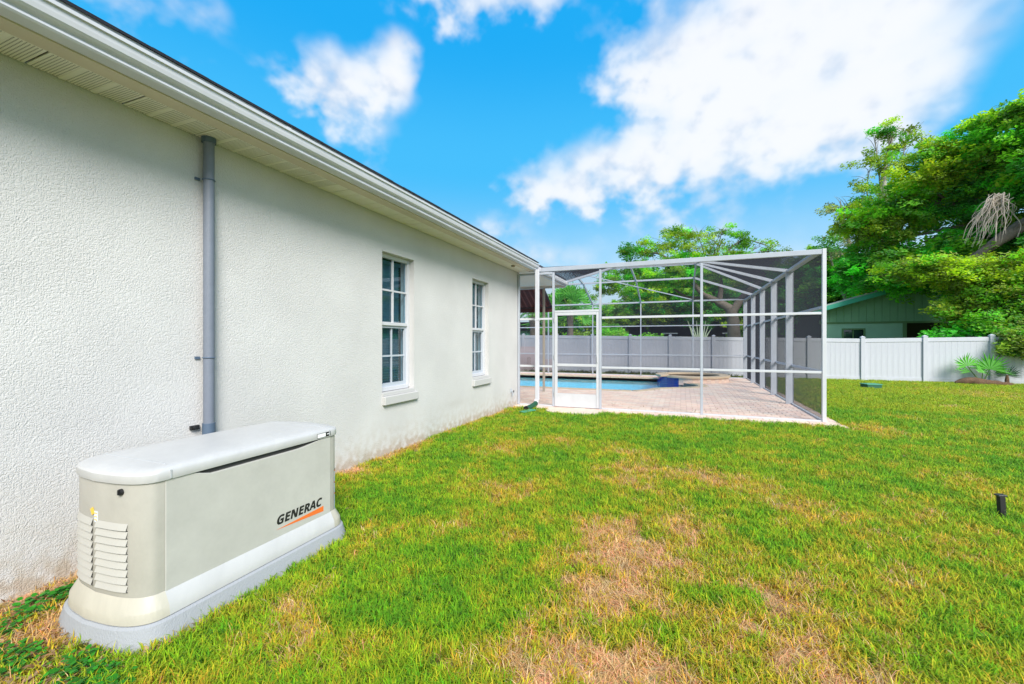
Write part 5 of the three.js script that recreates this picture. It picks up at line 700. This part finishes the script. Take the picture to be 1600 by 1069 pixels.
{
  const kinds = [0, 1, 2, 3, 4, 5].map((s) => tuft(100 + s, 15, 0.035, 0.068, 0.0046, 0.95)), straw = [0, 1, 2].map((s) => tuft(200 + s, 16, 0.045, 0.075, 0.003, 1.5));
  const put = [...kinds, ...straw].map(() => ({ m: [], c: [] })), r = rng(404), cy = Math.cos(YAW), sy = Math.sin(YAW), q = new THREE.Quaternion(), e = new THREE.Euler(), v = new THREE.Vector3(), s = new THREE.Vector3();
  const tryAt = (x, z, d) => {
    if (x < WX + 0.01 && z > WEND - 0.1) return; if (onDeck(x, z) || genIn(x, z)) return; if (((x + 2.06) / 0.58) ** 2 + ((z + 8.55) / 0.40) ** 2 < 1) return;
    const depth = -x * sy - z * cy, side = x * cy - z * sy; if (depth < 0.2 || Math.abs(side) > depth * 1.24 + 1.4) return;
    const k = dry(x, z) + (r() - 0.5) * 0.34; const bare = z > -1.5 && x < -2.3 ? 0.45 : 0; if (r() < bare) return; if (k > 0.9 && r() < 0.35) return;
    let c, ki; const t = r();
    if (k > 0.62 && t < 0.80 * sstep(0.5, 0.95, k) + 0.08) { ki = 6 + Math.floor(r() * 3); c = mix3([0.68, 0.46, 0.20], [0.50, 0.28, 0.09], r()); c = mix3(c, [0.80, 0.64, 0.38], r() * r()); }
    else { ki = Math.floor(r() * 6); const g = clamp(k * 1.25 + (r() - 0.5) * 0.35); c = mix3([0.115, 0.35, 0.010], [0.25, 0.44, 0.010], sstep(0, 0.42, g)); c = mix3(c, [0.50, 0.42, 0.03], sstep(0.40, 0.9, g)); if (z < -11) c = mix3(c, [0.33, 0.45, 0.010], 0.5); }
    const sc = clamp(0.8 + d * 0.075, 0.9, 1.9), hh = lerp(1, sc, 0.35) * (0.75 + 0.5 * r()) * (k > 0.8 ? 0.75 : 1) * (ki < 6 ? 0.92 : 1);
    e.set((r() - 0.5) * 0.2, r() * 6.28, (r() - 0.5) * 0.2); put[ki].m.push(new THREE.Matrix4().compose(v.set(x, 0, z), q.setFromEuler(e), s.set(sc, hh, sc)).clone()); const b = 0.8 + 0.4 * r(); put[ki].c.push(rgb(c[0] * b, c[1] * b, c[2] * b));
  };
  // near to far bands: fewer, wider tufts with distance
  for (const [d0, d1, n] of [[1.2, 3, 1500], [3, 5, 1150], [5, 8, 640], [8, 13, 330], [13, 24, 190]]) {
    const count = Math.round(n * 0.5 * (d1 * d1 - d0 * d0) * 2.6);
    for (let i = 0; i < count; i++) { const a = -YAW + (r() - 0.5) * 2.6, d = Math.sqrt(lerp(d0 * d0, d1 * d1, r())); const x = Math.sin(a) * d, z = -Math.cos(a) * d; if (z < -20.3 || x > 17) continue; tryAt(x, z, d); }
  }
  const lawn = new THREE.Group(); lawn.name = 'lawn_grass'; lawn.userData = { kind: 'stuff', label: 'patchy green lawn with straw coloured dry spots' }; scene.add(lawn);
  put.forEach((p, i) => { const m = new THREE.InstancedMesh(i < 6 ? kinds[i] : straw[i - 6], M.blade, p.m.length); p.m.forEach((a, k) => { m.setMatrixAt(k, a); m.setColorAt(k, p.c[k]); }); m.name = i < 6 ? 'green_tuft' : 'straw_tuft'; shadowed(m); lawn.add(m); });
  // broad-leaved weeds by the wall and the near corner
  const wl = (() => { const rr = rng(61), pos = [], nor = [], col = []; for (let i = 0; i < 16; i++) { const a = rr() * 6.28, d = 0.05 * Math.sqrt(rr()), h = 0.02 + 0.035 * rr(), cx = Math.cos(a) * d, cz = Math.sin(a) * d, R0 = 0.006 + 0.006 * rr(), tx = (rr() - 0.5) * 0.8, tz = (rr() - 0.5) * 0.8, k = 0.7 + 0.6 * rr(); for (let j = 0; j < 6; j++) { const u = j / 6 * 6.28, w = (j + 1) / 6 * 6.28; for (const [px, pz] of [[0, 0], [Math.cos(w) * R0, Math.sin(w) * R0], [Math.cos(u) * R0, Math.sin(u) * R0]]) { pos.push(cx + px, h + px * tx + pz * tz, cz + pz); nor.push(-tx, 1, -tz); col.push(k, k, k); } } } const g = new THREE.BufferGeometry(); g.setAttribute('position', new THREE.Float32BufferAttribute(pos, 3)); g.setAttribute('normal', new THREE.Float32BufferAttribute(nor, 3)); g.setAttribute('color', new THREE.Float32BufferAttribute(col, 3)); return g; })();
  const W = []; const wr = rng(88); for (const [cx, cz, rx, rz, n] of [[-2.75, -0.93, 0.16, 0.07, 26], [-2.30, -1.0, 0.22, 0.07, 30], [-3.16, -1.22, 0.08, 0.12, 22], [-3.2, -1.45, 0.06, 0.16, 14], [-3.1, -1.0, 0.1, 0.08, 10]]) for (let i = 0; i < n; i++) { const a = wr() * 6.28, d = Math.sqrt(wr()); W.push([cx + Math.cos(a) * d * rx, cz + Math.sin(a) * d * rz]); }
  const wm = new THREE.InstancedMesh(wl, M.blade, W.length); W.forEach(([x, z], i) => { e.set(0, wr() * 6.28, 0); const k = 0.7 + 0.5 * wr(); wm.setMatrixAt(i, new THREE.Matrix4().compose(v.set(x, 0, z), q.setFromEuler(e), s.set(k, k, k))); const b = 0.7 + 0.6 * wr(); wm.setColorAt(i, rgb(0.03 * b, 0.22 * b, 0.012 * b)); });
  wm.name = 'ground_weeds'; wm.userData = { kind: 'stuff', label: 'small round leaved weeds by the wall and generator' }; shadowed(wm); scene.add(wm);
  // dry leaves and pale chips among the grass
  const lf = new THREE.BufferGeometry(); lf.setAttribute('position', new THREE.Float32BufferAttribute([-0.02, 0, 0, 0, 0.004, 0.009, 0.022, 0.002, 0, -0.02, 0, 0, 0.022, 0.002, 0, 0, 0.006, -0.009], 3)); lf.setAttribute('normal', new THREE.Float32BufferAttribute(Array(6).fill([0, 1, 0]).flat(), 3)); lf.setAttribute('color', new THREE.Float32BufferAttribute(Array(18).fill(1), 3));
  const F = []; const fr = rng(17); for (let i = 0; i < 900; i++) { const wallSide = fr() < 0.6, x = wallSide ? WX + 0.04 + 0.5 * fr() * fr() : -3.2 + 7 * fr(), z = wallSide ? -0.9 - 8 * fr() : -1.4 - 7 * fr(); if (genIn(x, z) || onDeck(x, z)) continue; F.push([x, z]); } for (let i = 0; i < 90; i++) F.push([-1.5 + 3.7 * fr(), -8.97 - 0.9 * fr() ** 2]); for (let i = 0; i < 1500; i++) { const x = -3.35 + 1.15 * fr(), z = -0.85 - 0.8 * fr() ** 1.5; if (!genIn(x, z)) F.push([x, z]); }
  const fm = new THREE.InstancedMesh(lf, M.blade, F.length); F.forEach(([x, z], i) => { e.set((fr() - 0.5) * 1.1, fr() * 6.28, (fr() - 0.5) * 1.1); const k = 0.5 + 0.9 * fr(); fm.setMatrixAt(i, new THREE.Matrix4().compose(v.set(x, (onDeck(x, z) ? 0.032 : 0.012) + 0.02 * fr(), z), q.setFromEuler(e), s.set(k, k, k))); const c = mix3([0.30, 0.15, 0.07], [0.48, 0.33, 0.20], fr()); fm.setColorAt(i, rgb(...c)); });
  fm.name = 'fallen_leaves'; fm.userData = { kind: 'stuff', label: 'dry brown leaves scattered along the wall and in the grass' }; shadowed(fm); scene.add(fm);
  // dark grassy border between the cage and the fence
  const bm = new THREE.InstancedMesh(tuft(303, 18, 0.08, 0.22, 0.012, 0.7), M.blade, 260); for (let i = 0; i < 260; i++) { const x = -8.5 + 11 * fr(); e.set(0, fr() * 6.28, 0); bm.setMatrixAt(i, new THREE.Matrix4().compose(v.set(x, 0, -19.0 + 0.2 * (fr() - 0.5)), q.setFromEuler(e), s.set(1.2, 0.6 + 0.6 * fr(), 1.2))); bm.setColorAt(i, rgb(0.05 + 0.05 * fr(), 0.10 + 0.04 * fr(), 0.015)); }
  bm.name = 'border_grass'; bm.userData = { kind: 'stuff', label: 'strip of dark grass between the pool cage and the fence' }; shadowed(bm); scene.add(bm);
}


renderer.render(scene, camera);
